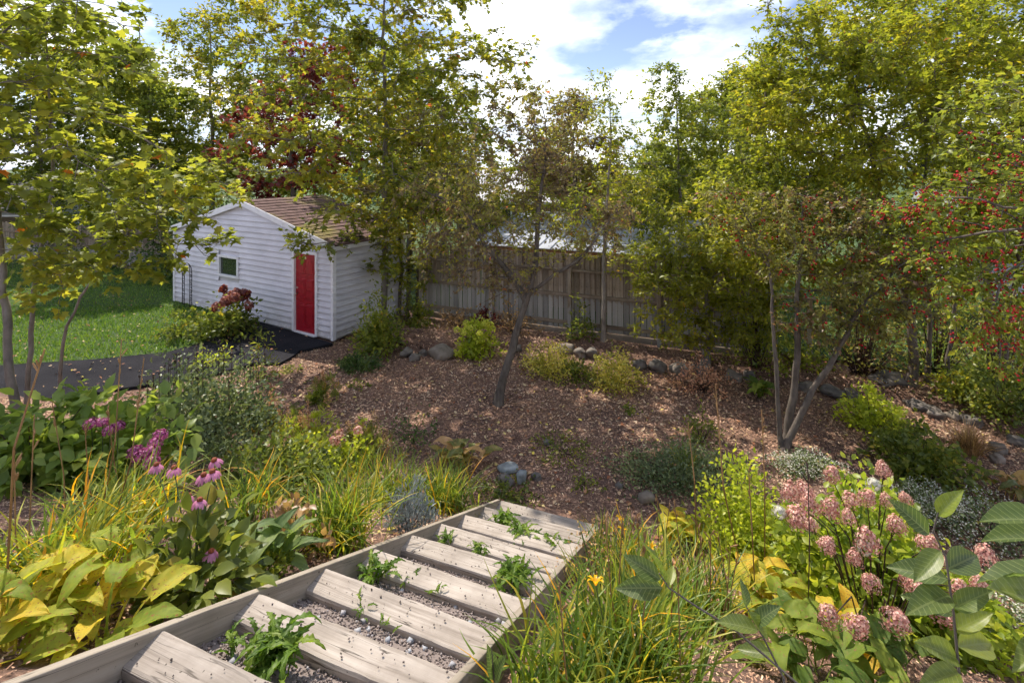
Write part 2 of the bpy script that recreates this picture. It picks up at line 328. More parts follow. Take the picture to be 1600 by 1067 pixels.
M['black_metal'] = plain('black_metal', (0.02, 0.02, 0.022), 0.5, metal=0.4, var=0.2)
M['steel'] = plain('door_knob_metal', (0.6, 0.56, 0.48), 0.3, metal=1.0, var=0.1)
M['metal_roof'] = plain('pale_metal_roof', (0.40, 0.43, 0.50), 0.45, metal=0.15, var=0.1, scale=1.2)
M['white_roof'] = plain('white_roof', (0.55, 0.55, 0.58), 0.6, var=0.12, scale=1.2)
M['brown_wall'] = plain('brown_wall', (0.17, 0.125, 0.095), 0.8, var=0.3, scale=2)
M['orange_wood'] = plain('orange_brown_board', (0.30, 0.15, 0.07), 0.7, var=0.2)
M['grey_wall'] = plain('grey_siding', (0.34, 0.355, 0.39), 0.65, var=0.12, scale=1.5)
M['dark_roof'] = plain('dark_roof', (0.05, 0.05, 0.055), 0.85, var=0.3, scale=3)
# stones
def stonemat(name, a, c, sc=7):
    m, t, b, o = newmat(name); n1 = noise(t, sc, 8, 0.65); n2 = noise(t, sc * 0.35, 3)
    cc = mix(t, 0.5, ramp(t, n1, [(0.3, *a), (0.7, *c)]), ramp(t, n2, [(0.35, *a), (0.65, *c)]))
    t.links.new(cc, b.inputs['Base Color']); b.inputs['Roughness'].default_value = 0.85; bump(t, b, n1, 0.6, 0.03); return m
M['stone'] = stonemat('grey_stone', (0.085, 0.072, 0.062), (0.235, 0.205, 0.178))
M['stone_warm'] = stonemat('warm_stone', (0.11, 0.09, 0.07), (0.27, 0.225, 0.185))
M['stone_dark'] = stonemat('dark_stone', (0.06, 0.055, 0.05), (0.20, 0.175, 0.16))
M['stone_blue'] = stonemat('bluish_stone', (0.13, 0.145, 0.15), (0.30, 0.33, 0.345), 10)
# leaves
L = {}
L['maple_green'] = leafmat('maple_leaf_green', [(0.0, 0.07, 0.095, 0.02), (0.5, 0.14, 0.165, 0.032), (0.85, 0.22, 0.225, 0.036), (0.97, 0.28, 0.23, 0.03), (1.0, 0.32, 0.10, 0.02)], 0.5)
L['maple_yellow'] = leafmat('maple_leaf_yellowing', [(0.0, 0.055, 0.08, 0.018), (0.4, 0.12, 0.145, 0.026), (0.75, 0.21, 0.20, 0.03), (0.93, 0.27, 0.215, 0.03), (1.0, 0.30, 0.08, 0.03)], 0.45)
L['red'] = leafmat('red_leaf', [(0.0, 0.05, 0.014, 0.018), (0.5, 0.10, 0.022, 0.026), (0.9, 0.165, 0.035, 0.03), (1.0, 0.24, 0.12, 0.03)], 0.42)
L['purple'] = leafmat('purple_brown_leaf', [(0.0, 0.05, 0.036, 0.028), (0.3, 0.115, 0.08, 0.06), (0.5, 0.15, 0.125, 0.06), (0.7, 0.15, 0.16, 0.035), (0.95, 0.23, 0.21, 0.035), (1.0, 0.30, 0.09, 0.03)], 0.38)
L['green'] = leafmat('mid_green_leaf', [(0.0, 0.038, 0.055, 0.014), (0.5, 0.082, 0.11, 0.024), (0.9, 0.15, 0.165, 0.032), (1.0, 0.22, 0.18, 0.03)], 0.42)
L['bright'] = leafmat('bright_green_leaf', [(0.0, 0.055, 0.08, 0.018), (0.5, 0.115, 0.145, 0.028), (0.9, 0.20, 0.21, 0.035), (1.0, 0.26, 0.19, 0.03)], 0.45)
L['yellowgreen'] = leafmat('yellow_green_leaf', [(0.0, 0.06, 0.085, 0.018), (0.4, 0.13, 0.155, 0.022), (0.8, 0.22, 0.22, 0.025), (0.95, 0.29, 0.24, 0.03), (1.0, 0.26, 0.11, 0.04)], 0.48)
L['rowan'] = leafmat('rowan_leaf', [(0.0, 0.08, 0.10, 0.02), (0.5, 0.15, 0.17, 0.03), (0.9, 0.23, 0.225, 0.035), (1.0, 0.28, 0.18, 0.03)], 0.52)
L['hyd'] = leafmat('hydrangea_leaf', [(0.0, 0.07, 0.11, 0.03), (0.5, 0.13, 0.185, 0.045), (1.0, 0.22, 0.26, 0.06)], 0.45)
L['lime2'] = leafmat('panicle_hydrangea_leaf', [(0.0, 0.07, 0.11, 0.018), (0.5, 0.15, 0.20, 0.028), (1.0, 0.26, 0.28, 0.04)], 0.48)
L['dark'] = leafmat('dark_green_leaf', [(0.0, 0.018, 0.035, 0.014), (0.5, 0.042, 0.075, 0.022), (1.0, 0.095, 0.135, 0.035)], 0.33)
L['redbrown'] = leafmat('reddish_brown_leaf', [(0.0, 0.055, 0.04, 0.028), (0.25, 0.12, 0.075, 0.05), (0.45, 0.10, 0.105, 0.035), (0.8, 0.16, 0.165, 0.04), (0.95, 0.22, 0.20, 0.04), (1.0, 0.26, 0.05, 0.04)], 0.38)
L['greygreen'] = leafmat('grey_green_leaf', [(0.0, 0.04, 0.06, 0.03), (0.5, 0.085, 0.115, 0.06), (1.0, 0.17, 0.20, 0.10)], 0.3)
L['silver'] = leafmat('silver_blue_leaf', [(0.0, 0.13, 0.17, 0.19), (0.5, 0.24, 0.29, 0.33), (1.0, 0.38, 0.43, 0.47)], 0.2, tb=1.0, tbb=1.0)
L['lime'] = leafmat('lime_leaf', [(0.0, 0.11, 0.15, 0.018), (0.5, 0.22, 0.27, 0.03), (1.0, 0.34, 0.35, 0.05)], 0.45)
L['varieg'] = leafmat('variegated_leaf', [(0.0, 0.08, 0.11, 0.022), (0.35, 0.20, 0.20, 0.035), (0.65, 0.38, 0.33, 0.08), (1.0, 0.52, 0.46, 0.17)], 0.4)
L['white_fl'] = leafmat('white_flower', [(0.0, 0.55, 0.55, 0.50), (1.0, 0.82, 0.82, 0.78)], 0.3, tb=1.0, tbb=1.0)
L['daylily'] = leafmat('daylily_blade', [(0.0, 0.035, 0.07, 0.014), (0.45, 0.09, 0.14, 0.022), (0.72, 0.17, 0.19, 0.028), (0.88, 0.32, 0.26, 0.03), (0.96, 0.44, 0.22, 0.015), (1.0, 0.24, 0.12, 0.05)], 0.42)
L['daylily_y'] = leafmat('yellowing_daylily_blade', [(0.0, 0.05, 0.09, 0.016), (0.45, 0.12, 0.165, 0.025), (0.72, 0.25, 0.25, 0.025), (0.9, 0.46, 0.28, 0.012), (1.0, 0.42, 0.15, 0.012)], 0.45)
L['plume'] = leafmat('dry_pink_plume', [(0.0, 0.16, 0.075, 0.055), (0.5, 0.30, 0.16, 0.12), (1.0, 0.42, 0.27, 0.19)], 0.3)
L['rose'] = leafmat('rosy_leaf', [(0.0, 0.08, 0.025, 0.03), (0.5, 0.17, 0.06, 0.062), (1.0, 0.25, 0.13, 0.11)], 0.35)
L['plume_brown'] = leafmat('dry_brown_plume', [(0.0, 0.08, 0.05, 0.03), (0.5, 0.19, 0.12, 0.065), (1.0, 0.36, 0.25, 0.13)], 0.3)
L['pink_head'] = leafmat('pink_hydrangea_floret', [(0.0, 0.20, 0.085, 0.075), (0.35, 0.34, 0.175, 0.165), (0.7, 0.43, 0.275, 0.25), (1.0, 0.47, 0.37, 0.31)], 0.3, tb=1.0, tbb=1.0)
L['magenta'] = leafmat('magenta_floret', [(0.0, 0.13, 0.02, 0.085), (0.5, 0.25, 0.055, 0.17), (1.0, 0.36, 0.15, 0.29)], 0.3, tb=1.0, tbb=1.0)
L['lime_head'] = leafmat('lime_hydrangea_floret', [(0.0, 0.22, 0.26, 0.03), (0.5, 0.36, 0.37, 0.06), (1.0, 0.52, 0.50, 0.14)], 0.35)
L['petal'] = leafmat('mauve_petal', [(0.0, 0.30, 0.10, 0.22), (1.0, 0.42, 0.20, 0.33)], 0.35, tb=1.0, tbb=1.0)
L['cone'] = plain('rust_seed_cone', (0.22, 0.05, 0.015), 0.7, var=0.6, scale=150, bmp=0.8)
L['orange_petal'] = leafmat('orange_petal', [(0.0, 0.50, 0.20, 0.005), (1.0, 0.55, 0.30, 0.01)], 0.4)
L['berry'] = plain('red_berry', (0.42, 0.018, 0.022), 0.25, var=0.4, scale=3)
L['hosta_y'] = leafmat('yellow_hosta_leaf', [(0.0, 0.10, 0.16, 0.025), (0.3, 0.21, 0.265, 0.035), (0.55, 0.35, 0.35, 0.045), (0.78, 0.48, 0.38, 0.05), (1.0, 0.48, 0.24, 0.025)], 0.42, 0.6, .2, src='obj', spots=(14, 0.60, (0.30, 0.15, 0.05)))
L['hosta_g'] = leafmat('green_hosta_leaf', [(0.0, 0.05, 0.09, 0.02), (0.5, 0.11, 0.17, 0.03), (1.0, 0.22, 0.26, 0.04)], 0.38, 0.6, .2, src='obj', spots=(13, 0.63, (0.25, 0.15, 0.06)))
L['hosta_fade'] = leafmat('fading_hosta_leaf', [(0.0, 0.06, 0.085, 0.03), (0.35, 0.13, 0.15, 0.05), (0.65, 0.34, 0.24, 0.09), (1.0, 0.42, 0.26, 0.16)], 0.35, 0.5, src='obj', spots=(12, 0.62, (0.34, 0.18, 0.10)))
L['hosta_blue'] = leafmat('blue_green_leaf', [(0.0, 0.065, 0.11, 0.05), (0.5, 0.12, 0.18, 0.07), (1.0, 0.20, 0.26, 0.085)], 0.4, 0.55, src='obj')
L['dandelion'] = leafmat('dandelion_leaf', [(0.0, 0.055, 0.11, 0.018), (0.5, 0.10, 0.18, 0.025), (1.0, 0.18, 0.25, 0.04)], 0.42, src='obj')
L['sapling'] = leafmat('sapling_leaf', [(0.0, 0.05, 0.085, 0.036), (0.4, 0.085, 0.13, 0.042), (0.7, 0.15, 0.20, 0.04), (1.0, 0.24, 0.29, 0.035)], 0.45, 0.4, 0.5, src='obj', spots=(20, 0.70, (0.16, 0.10, 0.05)))

# ------------------------------------------------------------------ leaf templates (x = side, y = forward, z = normal)
def T(V, Fc): return np.array(V, float), np.array(Fc, int)
LF = {}
LF['tri2'] = T([(0, 0, 0), (0.30, 0.5, 0.10), (0, 1, -0.08), (-0.30, 0.5, 0.10)], [(0, 1, 2), (0, 2, 3)])
LF['ovate'] = T([(0, 0, 0), (0.26, 0.28, 0.06), (0.27, 0.6, 0.05), (0, 1, -0.14), (-0.27, 0.6, 0.05), (-0.26, 0.28, 0.06), (0, 0.45, 0)],
                [(0, 1, 6), (1, 2, 6), (2, 3, 6), (3, 4, 6), (4, 5, 6), (5, 0, 6)])
LF['narrow'] = T([(0, 0, 0), (0.13, 0.4, 0.04), (0, 1, -0.16), (-0.13, 0.4, 0.04)], [(0, 1, 2), (0, 2, 3)])
LF['ovate4'] = T([(0, 0, 0), (0.28, 0.42, 0.08), (0, 1, -0.14), (-0.28, 0.42, 0.08), (0, 0.48, -.01)], [(0, 1, 4), (1, 2, 4), (2, 3, 4), (3, 0, 4)])
m7 = [(0, 0), (.46, .10), (.27, .34), (.55, .60), (.2, .60), (0, 1), (-.2, .60), (-.55, .60), (-.27, .34), (-.46, .10)]
LF['maple8'] = T([(x, y, .10 * abs(x) - .16 * y * y) for x, y in m7] , [(0, 1, 2), (2, 3, 4), (0, 2, 8), (2, 4, 6), (2, 6, 8), (4, 5, 6), (8, 6, 7), (0, 8, 9)])
mp_ = [(0, 0), (0.16, 0.10), (0.42, 0.08), (0.34, 0.26), (0.56, 0.50), (0.30, 0.50), (0.24, 0.66), (0.12, 0.64), (0, 1.0)]
mp_ = mp_ + [(-x, y) for x, y in mp_[-2:0:-1]]
mv = [(x, y, 0.10 * abs(x) - 0.16 * y * y) for x, y in mp_] + [(0, 0.38, -0.01)]
LF['maple'] = T(mv, [(i, (i + 1) % 16, 16) for i in range(16)])
pv, pf = [], []
for i in range(6):
    y = 0.12 + i * 0.14; l = 0.30 * (1 - 0.06 * abs(i - 2.5))
    for sgn in (-1, 1):
        b_ = len(pv); c_ = sgn * l
        pv += [(0, y, -0.06 * y), (c_ * 0.5, y + 0.0, -0.02 - 0.06 * y), (c_, y + 0.10, -0.08 - 0.06 * y), (c_ * 0.45, y + 0.11, -0.02 - 0.06 * y)]
        pf += [(b_, b_ + 1, b_ + 2), (b_, b_ + 2, b_ + 3)]
b_ = len(pv); pv += [(0, 0.9, -0.05), (0.06, 1.02, -0.06), (0, 1.18, -0.1), (-0.06, 1.02, -0.06)]; pf += [(b_, b_ + 1, b_ + 2), (b_, b_ + 2, b_ + 3)]
LF['pinnate'] = T(pv, pf)
LF['floret'] = T([(0, 0, 0), (0.3, 0.25, .1), (0, 0.55, .15), (-.3, .25, .1), (.25, -.3, .1), (.55, 0, .15), (-.25, -.3, .1), (-.55, 0, .15), (0, -.55, .15)],
                 [(0, 1, 2), (0, 2, 3), (0, 4, 5), (0, 5, 1), (0, 7, 6), (0, 3, 7), (0, 6, 8), (0, 8, 4)])
LF['chip'] = T([(-0.2, 0, 0), (0.2, 0, .06), (0.15, 1, 0.02), (-0.15, 1, 0.08)], [(0, 1, 2), (0, 2, 3)])
LF['blade'] = T([(-0.05, 0, 0), (0.05, 0, 0), (0.02, 1, 0.25)], [(0, 1, 2)])
LF['octa'] = T([(1, 0, 0), (0, 1, 0), (-1, 0, 0), (0, -1, 0), (0, 0, .8), (0, 0, -.8)], [(0, 1, 4), (1, 2, 4), (2, 3, 4), (3, 0, 4), (1, 0, 5), (2, 1, 5), (3, 2, 5), (0, 3, 5)])
def norm(a): return a / np.maximum(np.linalg.norm(a, axis=-1, keepdims=True), 1e-9)
def scatter(tmpl, P, fwd, up, size, tint=None):
    """leaf template repeated at P with forward/up directions -> V, F, tint"""
    TV, TF = LF[tmpl]; n = len(P); fwd = norm(fwd); nn = norm(up - (up * fwd).sum(-1, keepdims=True) * fwd); sd = np.cross(fwd, nn)
    size = np.broadcast_to(np.asarray(size, float).reshape(-1, 1) if np.ndim(size) < 2 else size, (n, 1)) if np.ndim(size) < 2 else size
    V = P[:, None, :] + size[:, :, None] * (TV[None, :, 0:1] * sd[:, None, :] + TV[None, :, 1:2] * fwd[:, None, :] + TV[None, :, 2:3] * nn[:, None, :])
    k = len(TV); Fc = (TF[None] + (np.arange(n) * k)[:, None, None]).reshape(-1, 3)
    if tint is None: tint = rng.random(n)
    return V.reshape(-1, 3), Fc, np.repeat(tint, k)
def rand_unit(n): return norm(rng.normal(size=(n, 3)))
def merge(lst):
    Vs, Fs, Ts = [], [], []; b = 0
    for V, Fc, t_ in lst: Vs.append(V); Fs.append(Fc + b); Ts.append(t_); b += len(V)
    return np.concatenate(Vs), np.concatenate(Fs), np.concatenate(Ts)

# ------------------------------------------------------------------ trees by space colonisation
def grow(stems, ells, n_attr, step, di=None, dk=None, iters=120, trop=0.04):
    """stems: list of lists of points; ells: (centre, radii). returns nodes, parent, root id"""
    nodes, par, root = [], [], []
    for si, st in enumerate(stems):
        prev = -1; st = [np.array(p, float) for p in st]
        for a, b in zip(st[:-1], st[1:]):
            k = max(2, int(np.linalg.norm(b - a) / step)) 
            for j in range(k if b is not st[-1] else k + 1):
                p = a + (b - a) * j / k + rng.normal(size=3) * step * 0.05 * (j > 0)
                nodes.append(p); par.append(prev); root.append(si); prev = len(nodes) - 1
    vol = np.array([np.prod(e[1]) for e in ells]); cnt = np.maximum(20, (n_attr * vol ** 0.8 / (vol ** 0.8).sum())).astype(int)
    A = np.concatenate([np.array(e[0]) + rand_unit(c) * (rng.random((c, 1)) ** 0.42) * np.array(e[1]) for e, c in zip(ells, cnt)])
    di = di or step * 9; dk = dk or step * 1.5
    N = np.array(nodes); d0 = np.linalg.norm(A[:, None] - N[None], axis=2)
    # only the upper part of stems may branch
    near = d0.argmin(1); nd = d0.min(1); alive = np.ones(len(A), bool)
    for it in range(iters):
        act = alive & (nd < (di if it > 25 else 1e9))
        if not act.any(): break
        idx = np.where(act)[0]; tgt = near[idx]
        u = np.unique(tgt); new = []
        dirs = np.zeros((len(nodes), 3)); NN = np.array(nodes)
        v = norm(A[idx] - NN[tgt]); np.add.at(dirs, tgt, v)
        base = len(nodes)
        for q in u:
            dv = dirs[q]; l = np.linalg.norm(dv)
            if l < 1e-3: continue
            dv = dv / l + np.array([0, 0, trop]) + rng.normal(size=3) * 0.16; dv /= np.linalg.norm(dv)
            nodes.append(NN[q] + dv * step); par.append(int(q)); root.append(root[q]); new.append(nodes[-1])
        if not new: break
        D = np.linalg.norm(A[:, None] - np.array(new)[None], axis=2); m_ = D.argmin(1); dm = D.min(1); better = dm < nd
        near[better] = base + m_[better]; nd[better] = dm[better]
        alive &= nd > dk
        if len(nodes) > 6000: break
    return np.array(nodes), np.array(par), np.array(root)
def tree(name, label, stems, ells, leaf, mat, n_leaf, size, bark='bark_grey', n_attr=500, step=0.3, tip=0.005, r0=None, group=None, spread=0.12,
         droop=0.25, flat=1.0, expo=2.2, cat='tree', berries=0, tint_fn=None, extra=None, seg=7, trop=0.04, berry_r=0.011, reach=None):
    n_leaf = int(n_leaf * 1.9); size = size * 1.08; far = stems[0][0][1]
    if leaf == 'ovate': leaf = 'tri2' if far > 15.5 else ('ovate4' if far > 6.5 else 'ovate')
    if leaf == 'maple' and far > 9: leaf = 'maple8'
    N, par, root = grow(stems, ells, int(n_attr * 2.1), step, trop=trop)
    n = len(N); kids = np.zeros(n, int)
    for i in range(n):
        if par[i] >= 0: kids[par[i]] += 1
    rad = np.zeros(n); acc = np.zeros(n)
    for i in range(n - 1, -1, -1):
        rad[i] = max(tip, acc[i] ** (1 / expo)) if acc[i] > 0 else tip
        if par[i] >= 0: acc[par[i]] += rad[i] ** expo
    if r0:
        zt_ = max(p_[-1][2] if not hasattr(p_[-1], 'z') else p_[-1].z for p_ in stems); hf = np.clip((N[:, 2] - stems[0][0][2]) / max(.5, zt_ - stems[0][0][2]), 0, 1)
        g = np.clip((rad - tip) / (max(rad) - tip), 0, 1) ** 1.15; rad = tip + (r0 - tip) * g * (1 - .62 * hf)
    # root flare
    base = Vector(stems[0][0]); bz = base.z
    fl = 1 + 0.45 * np.exp(-np.maximum(0, N[:, 2] - bz) / 0.12) * (rad > 0.02); rad = rad * fl
    e = empty(name, base); tag(e, label, cat, group)
    dirn = np.zeros((n, 3)); ok = par >= 0
    dirn[ok] = norm(N[ok] - N[par[ok]])
    for i in np.where(~ok)[0]:
        c = np.where(par == i)[0]; dirn[i] = dirn[c[0]] if len(c) else (0, 0, 1)
    ref = np.array([0.31, 0.93, 0.12]); u = norm(np.cross(dirn, ref)); v = np.cross(dirn, u)
    main = np.full(n, -1)
    for i in np.where(ok)[0]:
        p = par[i]
        if main[p] < 0 or rad[i] > rad[main[p]]: main[p] = i
    for si in range(len(stems)):
        E = np.where(ok & (root == si))[0]
        if not len(E): continue
        a = np.linspace(0, 2 * np.pi, seg, endpoint=False); cs, sn = np.cos(a), np.sin(a)
        p = par[E]; ism = main[p] == E
        dp = np.where(ism[:, None], dirn[p], dirn[E]); up_ = norm(np.cross(dp, ref)); vp_ = np.cross(dp, up_)
        jit = 1 + .22 * (rng.random((n, seg)) - .5)
        rp = np.where(ism, rad[p], np.minimum(rad[p], rad[E] * 1.15))
        r1 = N[p][:, None] + (rp[:, None] * np.where(ism[:, None], jit[p], jit[E]))[:, :, None] * (cs[None, :, None] * up_[:, None] + sn[None, :, None] * vp_[:, None])
        r2 = N[E][:, None] + (rad[E][:, None] * jit[E])[:, :, None] * (cs[None, :, None] * u[E][:, None] + sn[None, :, None] * v[E][:, None])
        V = np.concatenate([r1, r2], 1).reshape(-1, 3) - np.array(base)
        j = np.arange(seg); q = np.stack([j, (j + 1) % seg, (j + 1) % seg + seg, j + seg], 1)
        Fc = (q[None] + (np.arange(len(E)) * 2 * seg)[:, None, None]).reshape(-1, 4)
        obj('trunk', V, Fc, M[bark], e, True)
    # leaves
    tw = np.where(ok & (rad < max(tip * 2.6, 0.012)))[0]
    if len(tw) < 10: tw = np.where(ok)[0][-50:]
    nt_ = max(30, n_leaf // 7); ti_ = rng.choice(tw, nt_); tt = rng.random((nt_, 1)); S0 = N[par[ti_]] * (1 - tt) + N[ti_] * tt
    td = norm(dirn[ti_] * .75 + rand_unit(nt_) * .95 + np.array([0, 0, .15])); tl = max(.2, spread * 2.6, size * 2.6) * rng.uniform(.5, 1.35, (nt_, 1)); S1 = S0 + td * tl
    S1[:, 2] -= .12 * tl[:, 0]
    a3 = np.linspace(0, 2 * np.pi, 3, endpoint=False); tu = norm(np.cross(td, ref)); tv = np.cross(td, tu); ring = np.cos(a3)[None, :, None] * tu[:, None] + np.sin(a3)[None, :, None] * tv[:, None]
    V = np.concatenate([S0[:, None] + ring * tip * .6, S1[:, None] + ring * tip * .25], 1).reshape(-1, 3) - np.array(base)
    q = np.array([(0, 1, 4, 3), (1, 2, 5, 4), (2, 0, 3, 5)]); otw = obj('twigs', V, (q[None] + (np.arange(nt_) * 6)[:, None, None])      .reshape(-1, 4), M[bark], e); otw['kind'] = 'stuff'
    k_ = rng.integers(0, nt_, n_leaf); u_ = rng.uniform(.12, 1.0, (n_leaf, 1)); P = S0[k_] * (1 - u_) + S1[k_] * u_ + rng.normal(size=(n_leaf, 3)) * size * .22
    f = td[k_] * .6 + rand_unit(n_leaf) * np.array([1, 1, .5]) + np.array([0, 0, -droop])
    upv = np.array([0, 0, flat]) + rand_unit(n_leaf) * 0.75
    sz = size * rng.uniform(0.45, 1.35, n_leaf)
    ti = np.clip(rng.beta(2, 2, n_leaf) * 0.75 + 0.25 * (np.sin(P[:, 0] * 1.7 + P[:, 2] * 2.3) * 0.5 + 0.5) + rng.normal(size=n_leaf) * 0.04, 0, 1)
    ti = np.where(rng.random(n_leaf) < 0.004, 1.0, np.minimum(ti, .95))
    V, Fc, tn = scatter(leaf, P - np.array(base), f, upv, sz, ti)
    obj('crown', V, Fc, mat, e, False, tn)
    if berries:
        c = rng.choice(tw, max(1, berries // 5)); 
        if reach is not None:
            cand = tw[reach(N[tw])]; c = rng.choice(cand if len(cand) else tw, max(1, berries // 5))
        bp = np.repeat(N[c], 5, 0) + rng.normal(size=(len(c) * 5, 3)) * 0.042 + np.array([0, 0, -0.05])
        ico = icosphere(1); V = (bp[:, None] + ico[0][None] * berry_r * rng.uniform(0.8, 1.25, (len(bp), 1, 1))).reshape(-1, 3) - np.array(base)
        Fc = (ico[1][None] + (np.arange(len(bp)) * len(ico[0]))[:, None, None]).reshape(-1, 3)
        o_ = obj('berries', V, Fc, L['berry'], e, True); o_['kind'] = 'stuff'
    return e
def icosphere(sub):
    import bmesh
    bm = bmesh.new(); bmesh.ops.create_icosphere(bm, subdivisions=sub, radius=1)
    V = np.array([v.co[:] for v in bm.verts]); Fc = np.array([[v.index for v in f.verts] for f in bm.faces]); bm.free(); return V, Fc
def ell(px, py, Z, rx, ry, rz=None):
    c = W(px, py, Z); k = Z / F; return (np.array(c), np.array([rx * k, rz if rz else (rx + ry) * 0.5 * k, ry * k]))

# ------------------------------------------------------------------ shrubs & herbs
def dome(n, r, h, shell=0.45):
    d = rand_unit(n); d[:, 2] = np.abs(d[:, 2]); rr = rng.random((n, 1)) ** shell
    p = d * rr; wob = 1 + 0.22 * np.sin(d[:, 0:1] * 5 + r * 9) * np.cos(d[:, 1:2] * 4.3 + h * 7) + 0.12 * np.sin(d[:, 2:3] * 9 + d[:, 0:1] * 7)
    return p * wob * np.array([r, r, h]), d
def shrub(name, label, pos, r, h, leaf, mat, n, size, cat='shrub', group=None, stem='stem_dark', n_stem=14, droop=0.1, flat=0.8, lift=0.05, ry=None, shell=0.45, tiers=None):
    pos = Vector(pos); e = empty(name, pos); tag(e, label, cat, group)
    P, d = dome(n, 1.0, 1.0, shell); P = P * np.array([r, ry or r, h]); P[:, 2] += lift * h
    # cluster leaves onto twig tips so that the outline breaks up
    k = max(12, n // 14); c, _ = dome(k, 1.0, 1.0, shell); c = c * np.array([r, ry or r, h]); c[:, 2] += lift * h
    j = rng.integers(0, k, n); P = np.where(rng.random((n, 1)) < 0.72, c[j] + rng.normal(size=(n, 3)) * 0.085 * max(r, h), P)
    P[:, 2] = np.maximum(P[:, 2], 0.01)
    f = norm(P + 1e-6) * 0.7 + rand_unit(n) * 0.8 + np.array([0, 0, -droop]); up = np.array([0, 0, flat]) + rand_unit(n) * 0.8
    if leaf == 'ovate' and pos.y > 6: leaf = 'ovate4'
    V, Fc, tn = scatter(leaf, P, f, up, size * rng.uniform(0.6, 1.3, n), np.clip(rng.beta(2, 2, n) + 0.12 * np.sin(P[:, 0] * 6 / r), 0, 1))
    obj('foliage', V, Fc, mat, e, False, tn)
    mb = MB()
    for q in range(n_stem):
        p = Vector(c[rng.integers(0, k)]); b = Vector((p.x * 0.15, p.y * 0.15, 0)); mb.tube([b, b.lerp(p, 0.5) + Vector((0, 0, 0.12 * h)), p], [0.012 * max(0.5, r), 0.009 * max(0.5, r), 0.004], 4)
    mb.obj('stem', M[stem], e)
    return e
def blades(pos, n, ln, wd, spread=0.12, lean=0.9, seed_dir=None, segs=6):
    pos = np.array(pos); az = rng.uniform(0, 2 * np.pi, n); 
    th = np.abs(rng.normal(0, 0.35, n)) * lean + 0.08; Ln = ln * rng.uniform(0.6, 1.15, n); bend = rng.uniform(0.15, 0.95, n) * lean
    t_ = np.linspace(0, 1, segs + 1)[None]; a = th[:, None] + bend[:, None] * t_ * 1.7
    dr = np.sin(a); dz = np.cos(a); dl = Ln[:, None] / segs
    r = np.concatenate([np.zeros((n, 1)), np.cumsum(dr[:, :-1] * dl, 1)], 1); z = np.concatenate([np.zeros((n, 1)), np.cumsum(dz[:, :-1] * dl, 1)], 1)
    b0 = rng.normal(size=(n, 2)) * spread; tw = rng.normal(0, 0.5, n)[:, None] * t_ * t_
    az_ = az[:, None] + tw * 0.5; x = b0[:, :1] + r * np.cos(az_); y = b0[:, 1:] + r * np.sin(az_)
    wdt = wd * rng.uniform(0.7, 1.2, (n, 1)) * np.clip(np.minimum(1, 0.6 + t_ * 2) * (1 - t_ ** 2.5), 0.03, 1) * 0.5
    sxv = -np.sin(az)[:, None] * wdt; syv = np.cos(az)[:, None] * wdt
    Lp = np.stack([x - sxv, y - syv, z + wdt * 0.5], 2); Rp = np.stack([x + sxv, y + syv, z + wdt * 0.5], 2); C = np.stack([x, y, z], 2)
    V = np.stack([Lp, C, Rp], 2).reshape(-1, 3)
    k = 3 * (segs + 1); q = []
    for s_ in range(segs):
        o_ = 3 * s_; q += [(o_, o_ + 1, o_ + 4, o_ + 3), (o_ + 1, o_ + 2, o_ + 5, o_ + 4)]
    Fc = (np.array(q)[None] + (np.arange(n) * k)[:, None, None]).reshape(-1, 4)
    return V, Fc, np.repeat(np.clip(rng.beta(1.6, 1.6, n) , 0, 1), k)
def grass_clump(name, label, pos, n, ln, wd, mat, spread=0.12, lean=0.9, cat='daylily', group=None, stalks=0, stalk_h=0.9, flowers=0, pods=True):
    e = empty(name, pos); tag(e, label, cat, group)
    V, Fc, tn = blades(pos, n, ln, wd, spread, lean); obj('blades', V, Fc, mat, e, False, tn)
    for i in range(stalks):
        a = random.uniform(0, 6.28); l = stalk_h * random.uniform(0.8, 1.1); b = Vector((random.gauss(0, spread * .7), random.gauss(0, spread * .7), 0)); tp = b + Vector((math.cos(a) * 0.14 * l, math.sin(a) * 0.14 * l, l))
        mb = MB(); md = b.lerp(tp, 0.5) + Vector((random.gauss(0, .02), random.gauss(0, .02), 0)); mb.tube([b, md, tp], [0.0045, 0.0038, 0.003], 5)
        for q in range(random.randint(2, 4)):
            pp = b.lerp(tp, random.uniform(0.8, 1.0)); ed = pp + Vector((random.gauss(0, .012), random.gauss(0, .012), 0.03)); mb.tube([pp, ed, ed + (ed - pp) * 0.5], [0.002, 0.006, 0.003], 5)
        mb.obj('flower_stalk', M['stem_dry'], e)
    for i in range(flowers):
        a = random.uniform(0, 6.28); rr = random.uniform(0.05, 0.28); p = Vector((math.cos(a) * rr, math.sin(a) * rr, ln * random.uniform(0.75, 1.0)))
        mb = MB(); mb.tube([Vector((p.x * .3, p.y * .3, 0)), p], [0.004, 0.003], 5); st = mb.obj('flower_stalk', M['stem_green'], e)
        o_ = link('flower', LILY, e, p); o_.scale = (.62, .62, .62); o_.rotation_euler = (random.gauss(0, .5), random.gauss(0, .5), a)
    return e
def lily_flower():
    V, Fc, tn = [], [], []
    for k in range(6):
        a = k * math.pi / 3; ca, sa = math.cos(a), math.sin(a); b = len(V)
        for t_, r_, z_, w_ in ((0, .004, 0, .006), (.4, .025, .035, .014), (.75, .055, .05, .014), (1, .075, .04, .003)):
            for s_ in (-1, 0, 1): V.append((ca * r_ - sa * w_ * s_, sa * r_ + ca * w_ * s_, z_ + (0.004 if s_ else 0))); tn.append(0.2 + 0.8 * t_)
        for i in range(3):
            for j in range(2): q = b + i * 3 + j; Fc.append((q, q + 1, q + 4, q + 3))
    return mesh('flower', V, Fc, L['orange_petal'], smooth=True, tint=tn)
LILY = lily_flower()
